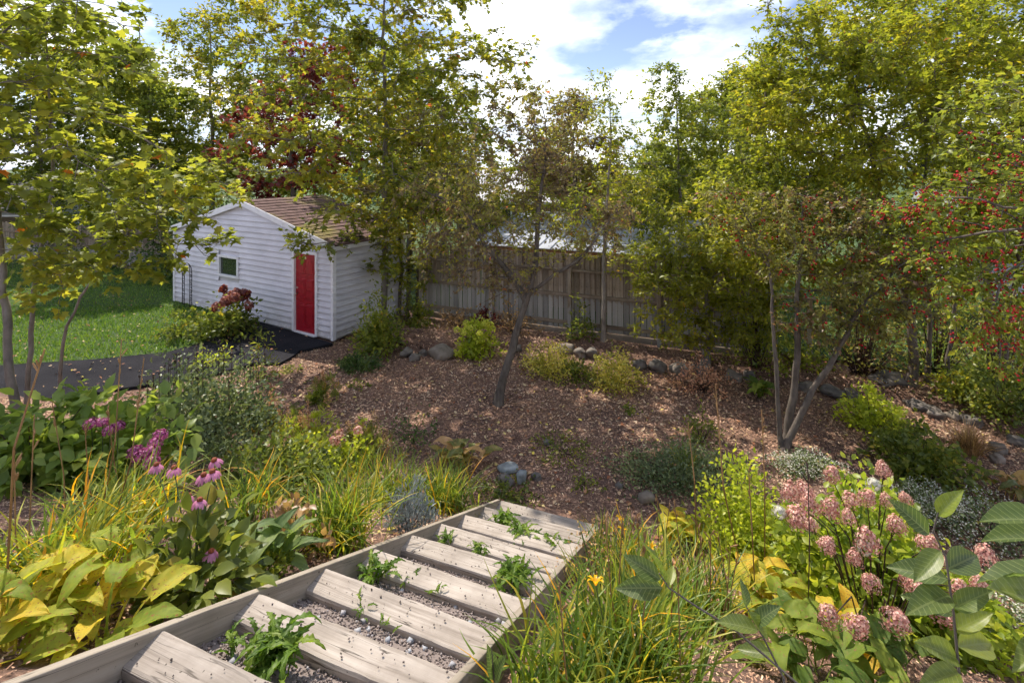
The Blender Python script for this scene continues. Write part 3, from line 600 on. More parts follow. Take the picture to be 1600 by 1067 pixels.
def hosta_leaf(mat, ln=1.0, wd=0.6, arch=0.6, pet=0.6, ruffle=0.02, tipdroop=0.5, serr=0.0):
    """petiole + blade, starting at the origin and growing along +Y"""
    nu, nv = 13, 13; V, Fc = [], []
    p0 = np.array([0, pet * 0.72 * ln, arch * ln])
    for i in range(5):  # petiole strip (3 wide)
        t_ = i / 4; c = np.array([0, p0[1] * t_, p0[2] * (1 - (1 - t_) ** 1.7)]); w_ = 0.022 * ln
        V += [(-w_, c[1], c[2] + 0.012 * ln), (0, c[1], c[2]), (w_, c[1], c[2] + 0.012 * ln)]
    for i in range(4):
        for j in range(2): q = i * 3 + j; Fc.append((q, q + 1, q + 4, q + 3))
    b = len(V); y = p0[1]; z = p0[2]; ang = 0.45
    for i in range(nu):
        t_ = i / (nu - 1); hw = wd * 0.5 * ln * (max(0, math.sin(math.pi * min(1, t_ * 0.93 + 0.07) ** 0.72)) ** 0.8) if t_ < 1 else 0
        if serr: hw *= (1 + serr * (1 if i % 2 else -1))
        for j in range(nv):
            s_ = j / (nv - 1) * 2 - 1
            V.append((hw * s_, y - 0.04 * ln * s_ * s_ * (1 - t_) , z + 0.28 * hw * abs(s_) ** 1.3 + ruffle * ln * math.sin(s_ * 6 + t_ * 13) * abs(s_) - 0.011 * ln * (j % 2) * (1 - t_)))
        ang -= tipdroop * 0.17; y += math.cos(ang) * ln / (nu - 1); z += math.sin(ang) * ln / (nu - 1)
    for i in range(nu - 1):
        for j in range(nv - 1): q = b + i * nv + j; Fc.append((q, q + 1, q + nv + 1, q + nv))
    return mesh('leaf', V, Fc, mat, smooth=True)
def rosette(name, label, pos, variants, n, size, cat='hosta', group=None, rise=(0.0, 0.5), spread=0.04, az=None):
    e = empty(name, pos); tag(e, label, cat, group)
    for i in range(n):
        o_ = link('leaf', random.choice(variants), e); a = (i * 2.39996 + random.gauss(0, .25)) if az is None else az[0] + (az[1] - az[0]) * (i + random.random()) / n
        s_ = size * random.uniform(0.7, 1.15); k = i / max(1, n - 1)
        o_.rotation_euler = (random.uniform(*rise) + 0.35 * (1 - k) * 0, random.gauss(0, .18), a); o_.scale = (s_, s_, s_ * random.uniform(.85, 1.2))
        o_.location = (random.gauss(0, spread), random.gauss(0, spread), random.uniform(0, 0.04))
        if k > 0.6: o_.rotation_euler.x += 0.35 * random.random()
    return e
def head_mesh(mat, n, rx, rz, fs, cone=0.0):
    d = rand_unit(n); d = d[d[:, 2] > -0.65]; n = len(d)
    P = d * np.array([rx, rx, rz]) * rng.uniform(0.66, 1.08, (n, 1)); P[:, :2] *= (1 - cone * np.clip(P[:, 2:3] / rz, -1, 1)); fs = fs * 1.15
    f = np.cross(d, rand_unit(n)); V, Fc, tn = scatter('floret', P, f, d + rand_unit(n) * .35, fs * rng.uniform(.7, 1.2, n))
    return mesh('flower_head', V, Fc, mat, tint=tn)
def stone(name, label, pos, sx_, sy_, sz_, mat, seed=0, cat='stone', group=None, sink=0.25, sub=3, rough=0.2):
    V, Fc = icosphere(sub); off = Vector((seed * 7.3, seed * 3.1, seed * 1.7)); out_ = []
    for v in V:
        v_ = Vector(v); k = 1 + rough * mnoise.noise(v_ * 1.3 + off) * 1.6 + rough * 0.35 * mnoise.noise(v_ * 3.5 + off)
        q = v_ * k; q = Vector((math.copysign(abs(q.x) ** .82, q.x), math.copysign(abs(q.y) ** .82, q.y), math.copysign(abs(q.z) ** .8, q.z)))
        out_.append((q.x * sx_, q.y * sy_, q.z * sz_))
    o_ = obj(name, out_, Fc, mat, None, True, None, Vector(pos) + Vector((0, 0, sz_ * (1 - 2 * sink))))
    o_.rotation_euler = (0, 0, seed * 2.1); tag(o_, label, cat, group); return o_

# ================================================================== SETTING
def grid_axis(lo, fine0, fine1, hi, df):
    c = list(np.arange(fine0, fine1, df)); a = []; v = fine0; d = df
    while v > lo: d *= 1.35; v -= d; a.append(v)
    b_ = []; v = c[-1]; d = df
    while v < hi: d *= 1.35; v += d; b_.append(v)
    return np.array(a[::-1] + c + b_)
gx = grid_axis(-600, -16, 16, 600, 0.16); gy = grid_axis(-60, -2, 20, 1200, 0.16)
XX, YY = np.meshgrid(gx, gy); ZZ = gz(XX, YY)
nx, ny = len(gx), len(gy); I = np.arange(nx * ny).reshape(ny, nx)
o = obj('ground', np.stack([XX, YY, ZZ], 2).reshape(-1, 3), np.stack([I[:-1, :-1], I[:-1, 1:], I[1:, 1:], I[1:, :-1]], 2).reshape(-1, 4), M['soil'], smooth=True); o['kind'] = 'structure'
def at0(px, py, z=0.0): Y = F * (CAMZ - z) / (py - CY); return ((px - CX) / F * Y, Y)
def sheet(name, poly, z, mat, thick=0.0):
    V = [(x, y, z) for x, y in poly]; n = len(V); Fc = [tuple(range(n))]
    if thick: V += [(x, y, z - thick) for x, y in poly]; Fc += [(i, (i + 1) % n, (i + 1) % n + n, i + n) for i in range(n)]
    o_ = obj(name, V, Fc, mat); recalc(o_.data); o_['kind'] = 'structure'
    if o_.data.polygons[0].normal.z < 0: o_.data.flip_normals()
    return o_
drive_far = [at0(*p) for p in ((-500, 590), (0, 576), (150, 566), (262, 555), (330, 535), (372, 512), (400, 505))]
drive_near = [at0(*p) for p in ((520, 541), (470, 552), (436, 572), (400, 572), (330, 590), (215, 610), (100, 625), (0, 636), (-500, 680))]
def ragged(pl, j):
    o_ = []
    for a_, b2 in zip(pl[:-1], pl[1:]):
        k_ = max(1, int(math.dist(a_, b2) / .25)) if math.dist(a_, b2) < 9 else 1
        for q in range(k_): o_.append((a_[0] + (b2[0] - a_[0]) * q / k_ + random.gauss(0, j), a_[1] + (b2[1] - a_[1]) * q / k_ + random.gauss(0, j)))
    return o_ + [pl[-1]]
drive_near = ragged(drive_near, .03)
sheet('driveway', drive_far + drive_near, 0.07, M['asphalt'], 0.12)
lawn_poly = [at0(-500, 589), at0(0, 575), at0(150, 565), at0(262, 554), at0(330, 534), at0(372, 511), (-10.2, 16.2), (-8.9, 18.7), (-22, 24), (-60, 30), (-60, 12)]
sheet('lawn', lawn_poly, 0.06, M['turf'], 0.1)
sheet('neighbouring_lawn', [(-600, 19.5), (-3.0, 15.4), (5.4, 12.05), (9.0, 10.2), (13, 8.2), (30, 4), (600, 4), (600, 1000), (-600, 1000)], 0.10 - 0.02, M['turf'])

# ---- timber staircase
A_L = Vector((-1.36, 2.77, 2.0)); H_L = Vector((-0.13, 6.3, 0.2)); stepv = (H_L - A_L) / 7
ea = Vector((STAIR_E[0], STAIR_E[1], 0)).normalized(); da = Vector((STAIR_D[0], STAIR_D[1], 0)).normalized()
TL = 1.2; TD = 0.19
stairs = empty('garden_staircase', (H_L.x, H_L.y, 0)); tag(stairs, 'weathered timber garden steps with gravel between treads running down the slope', 'steps')
SL = stairs.location
stair_ang = math.atan2(ea.y, ea.x)
for i in range(-2, 8):
    p = A_L + stepv * i
    L0 = TL - 0.004; dpt = TD * random.uniform(.95, 1.05); cs_ = [(-dpt, -.14), (0, -.14), (0, -.016), (-.005, -.005), (-.016, 0), (-dpt + .018, 0), (-dpt + .006, -.005), (-dpt, -.018)]
    V, Fc = [], []; ns_ = 30; sd_ = random.random() * 50
    for a_ in range(ns_ + 1):
        x_ = .002 + (L0 - .004) * a_ / ns_
        for b2, (y_, z_) in enumerate(cs_):
            w_ = mnoise.noise(Vector((x_ * 5, b2 * 1.7, sd_))) * .004 + mnoise.noise(Vector((x_ * 17, b2 * 3.1, sd_ + 9))) * .0022
            V.append((x_, y_ + w_ * (1 if b2 >= 2 else 0), z_ + (w_ * .9 if b2 >= 2 else 0)))
    m8 = len(cs_)
    for a_ in range(ns_):
        for b2 in range(m8): q0 = a_ * m8 + b2; q1 = a_ * m8 + (b2 + 1) % m8; Fc.append((q0, q1, q1 + m8, q0 + m8))
    Fc.append(tuple(range(m8))); Fc.append(tuple(ns_ * m8 + b2 for b2 in range(m8)))
    o = obj('tread', V, Fc, M['tread'], stairs, False, None, p - SL); recalc(o.data)
    o.rotation_euler = (random.gauss(0, .016), random.gauss(0, .008), stair_ang + random.gauss(0, .008))
    # bolts / nail heads near the ends
sd = (H_L - A_L).normalized()
for side in (0, 1):
    a = A_L + stepv * -3.2 - da * TD + ea * (TL if side else 0); b_ = H_L + ea * (TL if side else 0) + stepv * (0.28 if not side else 0.05) - da * TD
    th = 0.042; off = -th if side == 0 else 0.0
    V = []
    for q in (a, b_):
        for dz_ in (-0.17, 0.098):
            for t_ in (0, th): V.append(q + ea * (off + t_) + Vector((0, 0, dz_)) - SL)
    me_ = mesh('stringer', V, [(0, 1, 3, 2), (4, 6, 7, 5), (0, 4, 5, 1), (2, 3, 7, 6), (0, 2, 6, 4), (1, 5, 7, 3)], M['string'])
    # local frame along the board so the grain runs lengthwise
    xa = (b_ - a).normalized(); za = Vector((0, 0, 1)); ya = za.cross(xa).normalized(); za = xa.cross(ya)
    mt = Matrix(((xa.x, ya.x, za.x, 0), (xa.y, ya.y, za.y, 0), (xa.z, ya.z, za.z, 0), (0, 0, 0, 1)))
    me_.transform(mt.inverted()); recalc(me_)
    o = link('stringer', me_, stairs); o.matrix_local = mt
    md = o.modifiers.new('bevel', 'BEVEL'); md.width = 0.005; md.segments = 2
# gravel bed + pebbles
n = 20000; s_ = rng.uniform(-2.6, 7.2, n); t_ = rng.uniform(0.0, TL, n)
base = np.array(A_L) + s_[:, None] * np.array(stepv) + t_[:, None] * np.array(ea) - np.array(da) * TD + np.array([0, 0, -0.05])
P = base + rng.normal(size=(n, 3)) * 0.004
fr = (s_ + TD / stepv.xy.length * 0 ) % 1.0
sz = rng.uniform(0.004, 0.011, n); big = rng.random(n) < 0.015; sz = np.where(big, rng.uniform(0.016, 0.03, n), sz)
tn = np.clip(rng.beta(2, 2, n) * .85, 0, 1); tn = np.where(big, rng.uniform(.8, .95, n), tn)
ns = 260; ii = rng.integers(-2, 8, ns); pe = np.array([np.array(A_L + stepv * int(q)) for q in ii]) + rng.uniform(.03, TL - .03, (ns, 1)) * np.array(ea) - (.015 + .16 * rng.random((ns, 1)) ** 1.0) * np.array(da) + np.array([0, 0, .004])
P = np.concatenate([P, pe]); sz = np.concatenate([sz, rng.uniform(.003, .008, ns)]); tn = np.concatenate([tn, rng.random(ns) * .6]); n += ns
V, Fc, tn = scatter('octa', P, rand_unit(n), rand_unit(n), sz, tn)
a = A_L + stepv * -3 - da * TD + Vector((0, 0, -0.055)); b_ = H_L + stepv * 0.3 - da * TD + Vector((0, 0, -0.055))
k = len(V); V = np.concatenate([V, np.array([a, a + ea * TL, b_ + ea * TL, b_])]); Fc = np.concatenate([Fc, np.array([[k, k + 1, k + 2], [k, k + 2, k + 3]])]); tn = np.concatenate([tn, [0.35] * 4])
o = obj('gravel', V, Fc, M['gravel'], None, False, tn); tag(o, 'fine pinkish grey gravel filling the spaces between the wooden treads', 'gravel', kind='stuff')

# ---- mulch chips and litter
def in_stairs(x, y):
    rx = x - A_L.x; ry = y - A_L.y; u_ = rx * ea.x + ry * ea.y; v_ = rx * da.x + ry * da.y; return (u_ > -0.06) & (u_ < TL + 0.06) & (v_ < 4.0)
def over_drive(x, y):
    px = x / y * F + CX; py = CY + F * CAMZ / y; lim = np.interp(px, [-500, 0, 100, 215, 330, 400, 436, 470, 520, 523], [680, 636, 625, 610, 590, 572, 572, 552, 541, 300]); return (py < lim) & (px < 522)
n = 215000; y = 2.0 + 12.3 * rng.random(n) ** 0.75; x = rng.uniform(-1.02, 1.05, n) * y
k = ~in_stairs(x, y) & ~over_drive(x, y) & (y < 14.6 - 0.41 * (x + 2.7)) & (x < 10.5); x, y = x[k], y[k]; n = len(x)
zz = gz(x, y); P = np.stack([x, y, zz + rng.uniform(0.0, 0.02, n)], 1)
f = np.stack([rng.normal(size=n), rng.normal(size=n), rng.normal(size=n) * .28], 1); up = np.array([0, 0, 1.0]) + rand_unit(n) * .55
big = np.sin(x * 1.3 + 2) * np.cos(y * 1.1) * .08
sz = rng.uniform(0.014, 0.05, n) * np.clip(y / 8, .5, 1.15)
V, Fc, tn = scatter('chip', P, f, up, sz, np.clip(rng.beta(1.7, 1.9, n) * .97 + big, 0, 1))
o = obj('mulch', V, Fc, M['chips'], None, False, tn); tag(o, 'reddish brown wood chip mulch and leaf litter covering the yard', 'mulch', kind='stuff')
n = 5200; y = 4.0 + 9.5 * rng.random(n) ** 0.8; x = rng.uniform(-.55, 1.0, n) * y
k = ~in_stairs(x, y) & ~over_drive(x, y) & (y < 14.3 - 0.41 * (x + 2.7)) & (x < 10.5); x, y = x[k], y[k]; n = len(x)
xl = rng.uniform(-15, -5, 700); yl = rng.uniform(9.5, 17, 700); kl = (yl < 16.1 - .5774 * (xl + 10.6) - .1); xl, yl = xl[kl], yl[kl]; x = np.concatenate([x, xl]); y = np.concatenate([y, yl]); n = len(x)
P = np.stack([x, y, np.maximum(gz(x, y), np.where(over_drive(x, y), .075, 0)) + rng.uniform(.012, .035, n)], 1); f = np.stack([rng.normal(size=n), rng.normal(size=n), rng.normal(size=n) * .2], 1)
V, Fc, tn = scatter('ovate', P, f, np.array([0, 0, 1.]) + rand_unit(n) * .4, rng.uniform(.03, .085, n)); o = obj('fallen_leaves', V, Fc, M['litter'], None, False, tn); tag(o, 'dry tan and rusty fallen leaves scattered over the mulch', 'leaves', kind='stuff')
# ---- grass blades on the two lawns
def pts_in(poly, n, box):
    x = rng.uniform(box[0], box[1], n); y = rng.uniform(box[2], box[3], n); ins = np.zeros(n, bool); j = len(poly) - 1
    for i in range(len(poly)):
        xi, yi = poly[i]; xj, yj = poly[j]; c = ((yi > y) != (yj > y)) & (x < (xj - xi) * (y - yi) / (yj - yi + 1e-12) + xi); ins ^= c; j = i
    return x[ins], y[ins]
def blades_on(name, label, poly, n, box, z0):
    x, y = pts_in(poly, n, box); n = len(x); P = np.stack([x, y, np.full(n, z0)], 1)
    f = np.array([0, 0, 1.0]) + rng.normal(size=(n, 3)) * .45; V, Fc, tn = scatter('blade', P, f, rand_unit(n), rng.uniform(.04, .10, n) * 1.0)
    o_ = obj(name, V, Fc, M['grass'], None, False, tn); tag(o_, label, 'grass', kind='stuff')
LF['blade'] = T([(-0.14, 0, 0), (0.14, 0, 0), (0.02, 1, 0.25)], [(0, 1, 2)])
blades_on('grass', 'short mown grass on the lawn between driveway and shed', lawn_poly, 110000, (-22, -6, 10, 22), 0.06)
blades_on('grass', 'sunlit grass of the lawn beyond the fence at right', [(5.5, 12.2), (9.0, 10.4), (13, 8.4), (24, 6), (24, 24), (8, 24)], 70000, (5, 24, 6, 24), 0.08)

# ================================================================== SHED (gable end faces the garden)
SW, SDp, SH, SPK = 7.2, 2.6, 2.34, 3.27
shed = empty('garden_shed', (-10.6, 16.1, 0.03), R(-30)); tag(shed, 'white vinyl-sided shed with red door, small window and mossy gable roof', 'shed')
mb = MB(); 
V = [(0.03, 0.03, 0), (SW - .03, 0.03, 0), (SW - .03, SDp, 0), (0.03, SDp, 0), (0.03, 0.03, SH), (SW - .03, 0.03, SH), (SW - .03, SDp, SH), (0.03, SDp, SH), (SW / 2, 0.03, SPK - .03), (SW / 2, SDp, SPK - .03)]
o = obj('wall', V, [(0, 1, 5, 8, 4), (2, 3, 7, 9, 6), (1, 2, 6, 5), (3, 0, 4, 7), (0, 3, 2, 1)], M['vinyl'], shed); recalc(o.data)
DR = (5.70, 6.66, 0.0, 2.12); WN = (2.40, 3.38, 1.10, 1.72)
cz = 0.15; z = 0.06
def clap(x0, x1, z0, z1, sl0=0.0, sl1=0.0):
    # lap siding course on the front: bottom edge proud, ends may follow the rake
    V = [(x0, -.03, z0), (x1, -.03, z0), (x1 - sl1, 0.024, z1 + .01), (x0 + sl0, 0.024, z1 + .01), (x0, 0.029, z0), (x1, 0.029, z0)]
    me_ = mesh('siding_board', V, [(0, 1, 2, 3), (4, 5, 1, 0)], M['vinyl']); return link('siding_board', me_, shed)
while z < SPK - 0.06:
    z1 = min(z + cz, SPK - 0.02)
    if z1 <= SH + .001: xs = [(0.04, SW - .04, 0, 0)]
    else:
        def hw(zz): return (SW / 2) * max(0, (SPK - zz)) / (SPK - SH)
        a0, a1 = min(hw(z), SW / 2 - .04), hw(z1); xs = [(SW / 2 - a0, SW / 2 + a0, a0 - a1, a0 - a1)]
    for (x0, x1, s0, s1) in xs:
        cuts = [c for c in (DR, WN) if z1 > c[2] and z < c[3]]; cur = x0
        for c in sorted(cuts):
            clap(cur, c[0], z, z1, s0 if cur == x0 else 0, 0); cur = c[1]
        clap(cur, x1, z, z1, s0 if cur == x0 else 0, s1)
    z += cz
z = 0.06
while z < SH - 0.02:    # right-hand side wall
    z1 = min(z + cz, SH); V = [(SW + .03, 0.04, z), (SW + .03, SDp, z), (SW - .024, SDp, z1 + .01), (SW - .024, 0.04, z1 + .01), (SW - .029, 0.04, z), (SW - .029, SDp, z)]
    obj('siding_board', V, [(0, 1, 2, 3), (4, 5, 1, 0)], M['vinyl'], shed); z += cz
def bxo(name, mat, par, *a, c=0.004):
    m_ = MB(); m_.box(*a, c); return m_.obj(name, mat, par)
bxo('corner_trim', M['white'], shed, SW - .05, SW + .04, -.04, .06, 0.02, SH); bxo('corner_trim', M['white'], shed, -.04, .05, -.04, .06, .02, SH)
# rake boards and eaves
for sg in (-1, 1):
    ang = math.atan2(SPK - SH, SW / 2); ln_ = math.hypot(SPK - SH, SW / 2) + 0.16
    m_ = MB(); m_.box(0, ln_, -.10, -.002, -.13, 0.02, 0.004); o = m_.obj('rake_board', M['white'], shed); o.location = (SW / 2, -.02, SPK + .045)
    o.rotation_euler = (0, ang, 0) if sg > 0 else (0, ang, math.pi)
    if sg < 0: o.location.y = -.122
    # roof shingle courses
    nrow = 17; 
    rf = MB(); rf.box(0, ln_, -.09, SDp + .15, .0, .03); ro = rf.obj('roof', M['shingle'], shed); ro.location = (SW / 2, 0, SPK + .03); ro.rotation_euler = (0, ang, 0) if sg > 0 else (0, ang, math.pi)
    if sg < 0: ro.location.y = SDp + .06
    for r_ in range(nrow):
        d0 = r_ * ln_ / nrow; d1 = d0 + ln_ / nrow + .02; y_ = -.10
        cm = MB()
        while y_ < SDp + .15:
            wd_ = random.uniform(.28, .36); y1 = min(y_ + wd_, SDp + .16); th = random.uniform(.012, .022)
            cm.add([(d0, y_ + .004, .031), (d0, y1 - .004, .031), (d1, y1 - .004, .034), (d1, y_ + .004, .034), (d0, y_ + .004, .035), (d0, y1 - .004, .035), (d1, y1 - .004, .036 + th), (d1, y_ + .004, .036 + th)],
                   [(4, 5, 6, 7), (7, 6, 2, 3), (0, 4, 7, 3), (1, 2, 6, 5)]); y_ = y1
        cm.obj('shingle_course', M['shingle'], ro)
bxo('fascia_board', M['white'], shed, SW + .09, SW + .12, -.09, SDp + .1, SH - .12, SH + .02)
# door
dj = shed
for nm, a in (('door_frame', (DR[0], DR[0] + .09, -.05, .05, .03, DR[3])), ('door_frame', (DR[1] - .075, DR[1], -.05, .05, .03, DR[3])), ('door_frame', (DR[0] + .09, DR[1] - .075, -.05, .05, DR[3] - .07, DR[3])), ('door_sill', (DR[0] + .09, DR[1] - .075, -.05, .05, .0, .05))):
    bxo(nm, M['white'], shed, *a)
door = empty('door', (0, 0, 0)); door.parent = shed
x0, x1, z0, z1 = DR[0] + .095, DR[1] - .08, .055, DR[3] - .075
bxo('door_leaf', M['red'], door, x0, x1, .012, .05, z0, z1)
cw = (x1 - x0)
for (fz0, fz1) in ((.08, .36), (.42, .68), (.74, .92)):
    for (fx0, fx1) in ((.14, .46), (.54, .86)):
        X0, X1, Z0, Z1 = x0 + fx0 * cw, x0 + fx1 * cw, z0 + fz0 * (z1 - z0), z0 + fz1 * (z1 - z0)
        m_ = MB(); m_.box(X0, X1, .004, .014, Z0, Z1, .004); m_.obj('door_panel', M['red'], door)
        m_ = MB(); m_.box(X0 + .035, X1 - .035, -.003, .006, Z0 + .035, Z1 - .035, .0028); m_.obj('door_panel', M['red'], door)
m_ = MB(); m_.tube([(x0 + .06, .012, 1.0), (x0 + .06, -.02, 1.0), (x0 + .06, -.035, 1.0), (x0 + .06, -.06, 1.0), (x0 + .06, -.07, 1.0)], [.028, .012, .022, .028, .012], 12); m_.obj('door_knob', M['steel'], door, True)
m_ = MB(); m_.tube([(x0 + .06, .012, 1.15), (x0 + .06, -.008, 1.15)], [.026, .022], 12); m_.obj('deadbolt', M['steel'], door, True)
win = empty('window', (0, 0, 0)); win.parent = shed; a0, a1, b0, b1 = WN
for a in ((a0, a0 + .07, -.05, .05, b0, b1), (a1 - .07, a1, -.05, .05, b0, b1), (a0 + .07, a1 - .07, -.05, .05, b1 - .07, b1), (a0 + .07, a1 - .07, -.055, .05, b0, b0 + .06)): bxo('window_frame', M['white'], win, *a)
bxo('pane', M['glass'], win, a0 + .07, a1 - .07, .01, .02, b0 + .06, b1 - .07, c=0.001)

# ---- arched black trellis against the shed
tre = empty('trellis', Vector((-10.6, 16.1, .03)) + Vector((1.0 * .8667 - .16 * .5, -1.0 * .5 - .16 * .8667, 0)), R(-30)); tag(tre, 'black metal arched trellis standing at the far corner of the shed', 'trellis')
for k_, (wd_, h_) in enumerate(((.26, 1.35), (.15, 1.35))):
    pts = [(-wd_ * 1.0, 0, 0), (-wd_, 0, h_ - wd_)] + [(-wd_ * math.cos(t_), 0, h_ - wd_ + wd_ * math.sin(t_)) for t_ in np.linspace(.2, math.pi - .2, 9)] + [(wd_, 0, h_ - wd_), (wd_, 0, 0)]
    m_ = MB(); m_.tube(pts, .011, 5); m_.obj('arch_rod', M['black_metal'], tre)
for i in range(9):
    zz = .12 + i * .115; m_ = MB(); sg = 1 if i % 2 else -1
    for s2 in (-1, 1): m_.tube([(s2 * .26, 0, zz), (s2 * .205, 0, zz + .03 * sg), (s2 * .15, 0, zz)], .007, 4); m_.tube([(s2 * .205, 0, zz + .03), (s2 * .225, 0, zz + .06), (s2 * .2, 0, zz + .085)], .006, 4)
    m_.obj('scroll', M['black_metal'], tre)

# ================================================================== FENCES
def fence(name, label, p0, p1, zb, zt, npost=5, caps=True, gap=None):
    d = Vector((p1[0] - p0[0], p1[1] - p0[1])); ln = d.length
    e = empty(name, (p0[0], p0[1], 0), math.atan2(d.y, d.x)); tag(e, label, 'fence')
    nb = int(ln / .135)
    me_var = []
    for v_ in range(5):
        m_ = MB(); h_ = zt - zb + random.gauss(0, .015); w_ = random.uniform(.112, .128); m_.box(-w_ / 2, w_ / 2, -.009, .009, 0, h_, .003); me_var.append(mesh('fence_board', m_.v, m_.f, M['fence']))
    for i in range(nb):
        o_ = link('fence_board', random.choice(me_var), e, ((i + .5) * ln / nb, random.gauss(0, .004), zb + random.gauss(0, .008))); o_.rotation_euler = (0, random.gauss(0, .006), random.gauss(0, .02))
    for zz, hh, dp in ((zb + .10, .09, .04), (zb + .80, .09, .04), (zt - .42, .05, .09)):
        m_ = MB(); m_.box(0, ln, -.012 - dp, -.013, zz, zz + hh, .004); m_.obj('fence_rail', M['rail'], e)
    for i in range(npost):
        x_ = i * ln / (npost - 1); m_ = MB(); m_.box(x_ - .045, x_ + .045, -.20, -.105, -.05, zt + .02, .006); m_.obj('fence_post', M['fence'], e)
    m_ = MB(); m_.box(0, ln, -.05, .03, zb - .16, zb - .02, .004); m_.obj('kick_board', M['rail'], e)
    return e
fence('board_fence', 'weathered grey-brown board fence running across behind the mulch bed', (-2.5, 14.55), (5.5, 11.3), .22, 2.08, 5)
fence('board_fence', 'grey board fence on the far side of the lawn left of the shed', (-24.0, 23.6), (-9.0, 19.1), .05, 1.75, 7)
# short open end bay: posts with a low sill
ep = empty('fence_end_frame', (5.62, 11.22, .1), R(-22)); tag(ep, 'open wooden frame of two posts and a low sill ending the fence', 'fence')
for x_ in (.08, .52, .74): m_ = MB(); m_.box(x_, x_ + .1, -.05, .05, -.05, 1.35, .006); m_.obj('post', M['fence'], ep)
m_ = MB(); m_.box(-.5, 1.0, -.12, -.055, .02, .17, .006); m_.obj('sill', M['rail'], ep)
m_ = MB(); m_.box(0, .9, -.045, .045, 1.352, 1.40, .006); m_.obj('cap_rail', M['rail'], ep)

# ---- neighbouring outbuilding with metal roof, behind the fence
nb = empty('outbuilding', (-2.5, 14.55, 0), math.atan2(-3.25, 8.0)); tag(nb, 'low brown outbuilding with pale bluish metal roof right behind the board fence', 'building')
ex0, ex1, ey, ry_, ez, rz_ = .9, 8.3, 1.3, 5.2, 1.98, 2.60
m_ = MB(); m_.box(ex0 + .3, ex1 - .3, ey + .9, ry_ + 2, .05, ez - .05); m_.obj('wall', M['brown_wall'], nb)
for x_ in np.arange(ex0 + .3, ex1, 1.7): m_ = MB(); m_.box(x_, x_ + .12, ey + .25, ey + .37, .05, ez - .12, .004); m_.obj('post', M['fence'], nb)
m_ = MB(); m_.box(ex0, ex1, ey + .05, ey + .16, ez - .16, ez - .03, .004); m_.obj('eave_beam', M['orange_wood'], nb)
npan = 18; pw = (ex1 - ex0) / npan
for i in range(npan):
    x_ = ex0 + i * pw; m_ = MB(); g_ = .03
    m_.add([(x_, ey - .1, ez), (x_ + pw - .004, ey - .1, ez), (x_ + pw - .004, ry_, rz_), (x_, ry_, rz_), (x_, ey - .1, ez - .02), (x_ + pw - .004, ey - .1, ez - .02)], [(0, 1, 2, 3), (4, 5, 1, 0)])
    m_.add([(x_, ey - .1, ez), (x_, ry_, rz_), (x_ + .015, ry_, rz_ + .035), (x_ + .015, ey - .1, ez + .035), (x_ + .03, ry_, rz_), (x_ + .03, ey - .1, ez)], [(0, 1, 2, 3), (3, 2, 4, 5)])
    m_.add([(x_, ry_, rz_), (x_ + pw - .004, ry_, rz_), (x_ + pw - .004, ry_ + 3.9, ez), (x_, ry_ + 3.9, ez)], [(0, 1, 2, 3)])
    m_.obj('roof_panel', M['metal_roof'], nb)
m_ = MB(); m_.box(ex0 - .02, ex1 + .02, ry_ - .1, ry_ + .1, rz_ - .01, rz_ + .035); m_.obj('ridge_cap', M['metal_roof'], nb)
# ---- houses further off
def house(name, label, loc, rz, wx, dy_, hw_, rise, wall, roof, siding=0.0, wins=(), zb=-.3):
    e = empty(name, loc, rz); tag(e, label, 'house'); m_ = MB(); m_.box(0, wx, 0, dy_, zb, hw_); m_.obj('wall', wall, e)
    th = .12
    for nm, y0, y1 in (('roof', -.35, dy_ / 2), ('roof', dy_ + .35, dy_ / 2)):
        z0 = hw_ - .35 * rise / (dy_ / 2); m_ = MB(); m_.add([(-.3, y0, z0), (wx + .3, y0, z0), (wx + .3, y1, hw_ + rise), (-.3, y1, hw_ + rise), (-.3, y0, z0 + th), (wx + .3, y0, z0 + th), (wx + .3, y1, hw_ + rise + th), (-.3, y1, hw_ + rise + th)],
              [(0, 1, 2, 3), (4, 5, 6, 7), (0, 1, 5, 4), (1, 2, 6, 5), (3, 0, 4, 7)]); o_ = m_.obj('roof', roof, e); recalc(o_.data)
    for gx_ in (0, wx): m_ = MB(); m_.add([(gx_, 0, hw_), (gx_, dy_, hw_), (gx_, dy_ / 2, hw_ + rise)], [(0, 1, 2)]); m_.obj('gable', wall, e)
    if siding:
        z = zb
        while z < hw_ - .02:
            o_ = obj('siding_board', [(0, -.035, z), (wx, -.035, z), (wx, -.004, z + siding), (0, -.004, z + siding), (0, -.003, z), (wx, -.003, z)], [(0, 1, 2, 3), (4, 5, 1, 0)], wall, e); z += siding
    for (x0, x1, z0, z1) in wins:
        wo = bxo('window', M['white'], e, x0 - .08, x1 + .08, -.07, -.04, z0 - .08, z1 + .08); bxo('pane', M['glass'], wo, x0, x1, -.085, -.068, z0, z1, c=.001)
    return e
house('house', 'house with white roof showing between branches above the metal roof', (-3.2, 29.5, 0), R(-12), 11, 7, 2.35, 1.6, M['brown_wall'], M['white_roof'], 0, ((2, 3.2, .8, 1.9), (6, 7.5, .8, 1.9)))
house('house', 'grey-sided house at the right edge behind the berry tree', (15.6, 17.2, 0), R(-24), 9, 7, 3.4, 1.7, M['grey_wall'], M['dark_roof'], .19, ((2.0, 3.2, 1.2, 2.4), (5.4, 6.6, 1.2, 2.4)))
house('house', 'blue-grey house with dark roof far left beyond the lawn', (-33, 26.0, 0), R(4), 9.5, 7, 2.1, 1.4, M['grey_wall'], M['dark_roof'], .2, ((6.2, 8.2, .3, 1.7),))

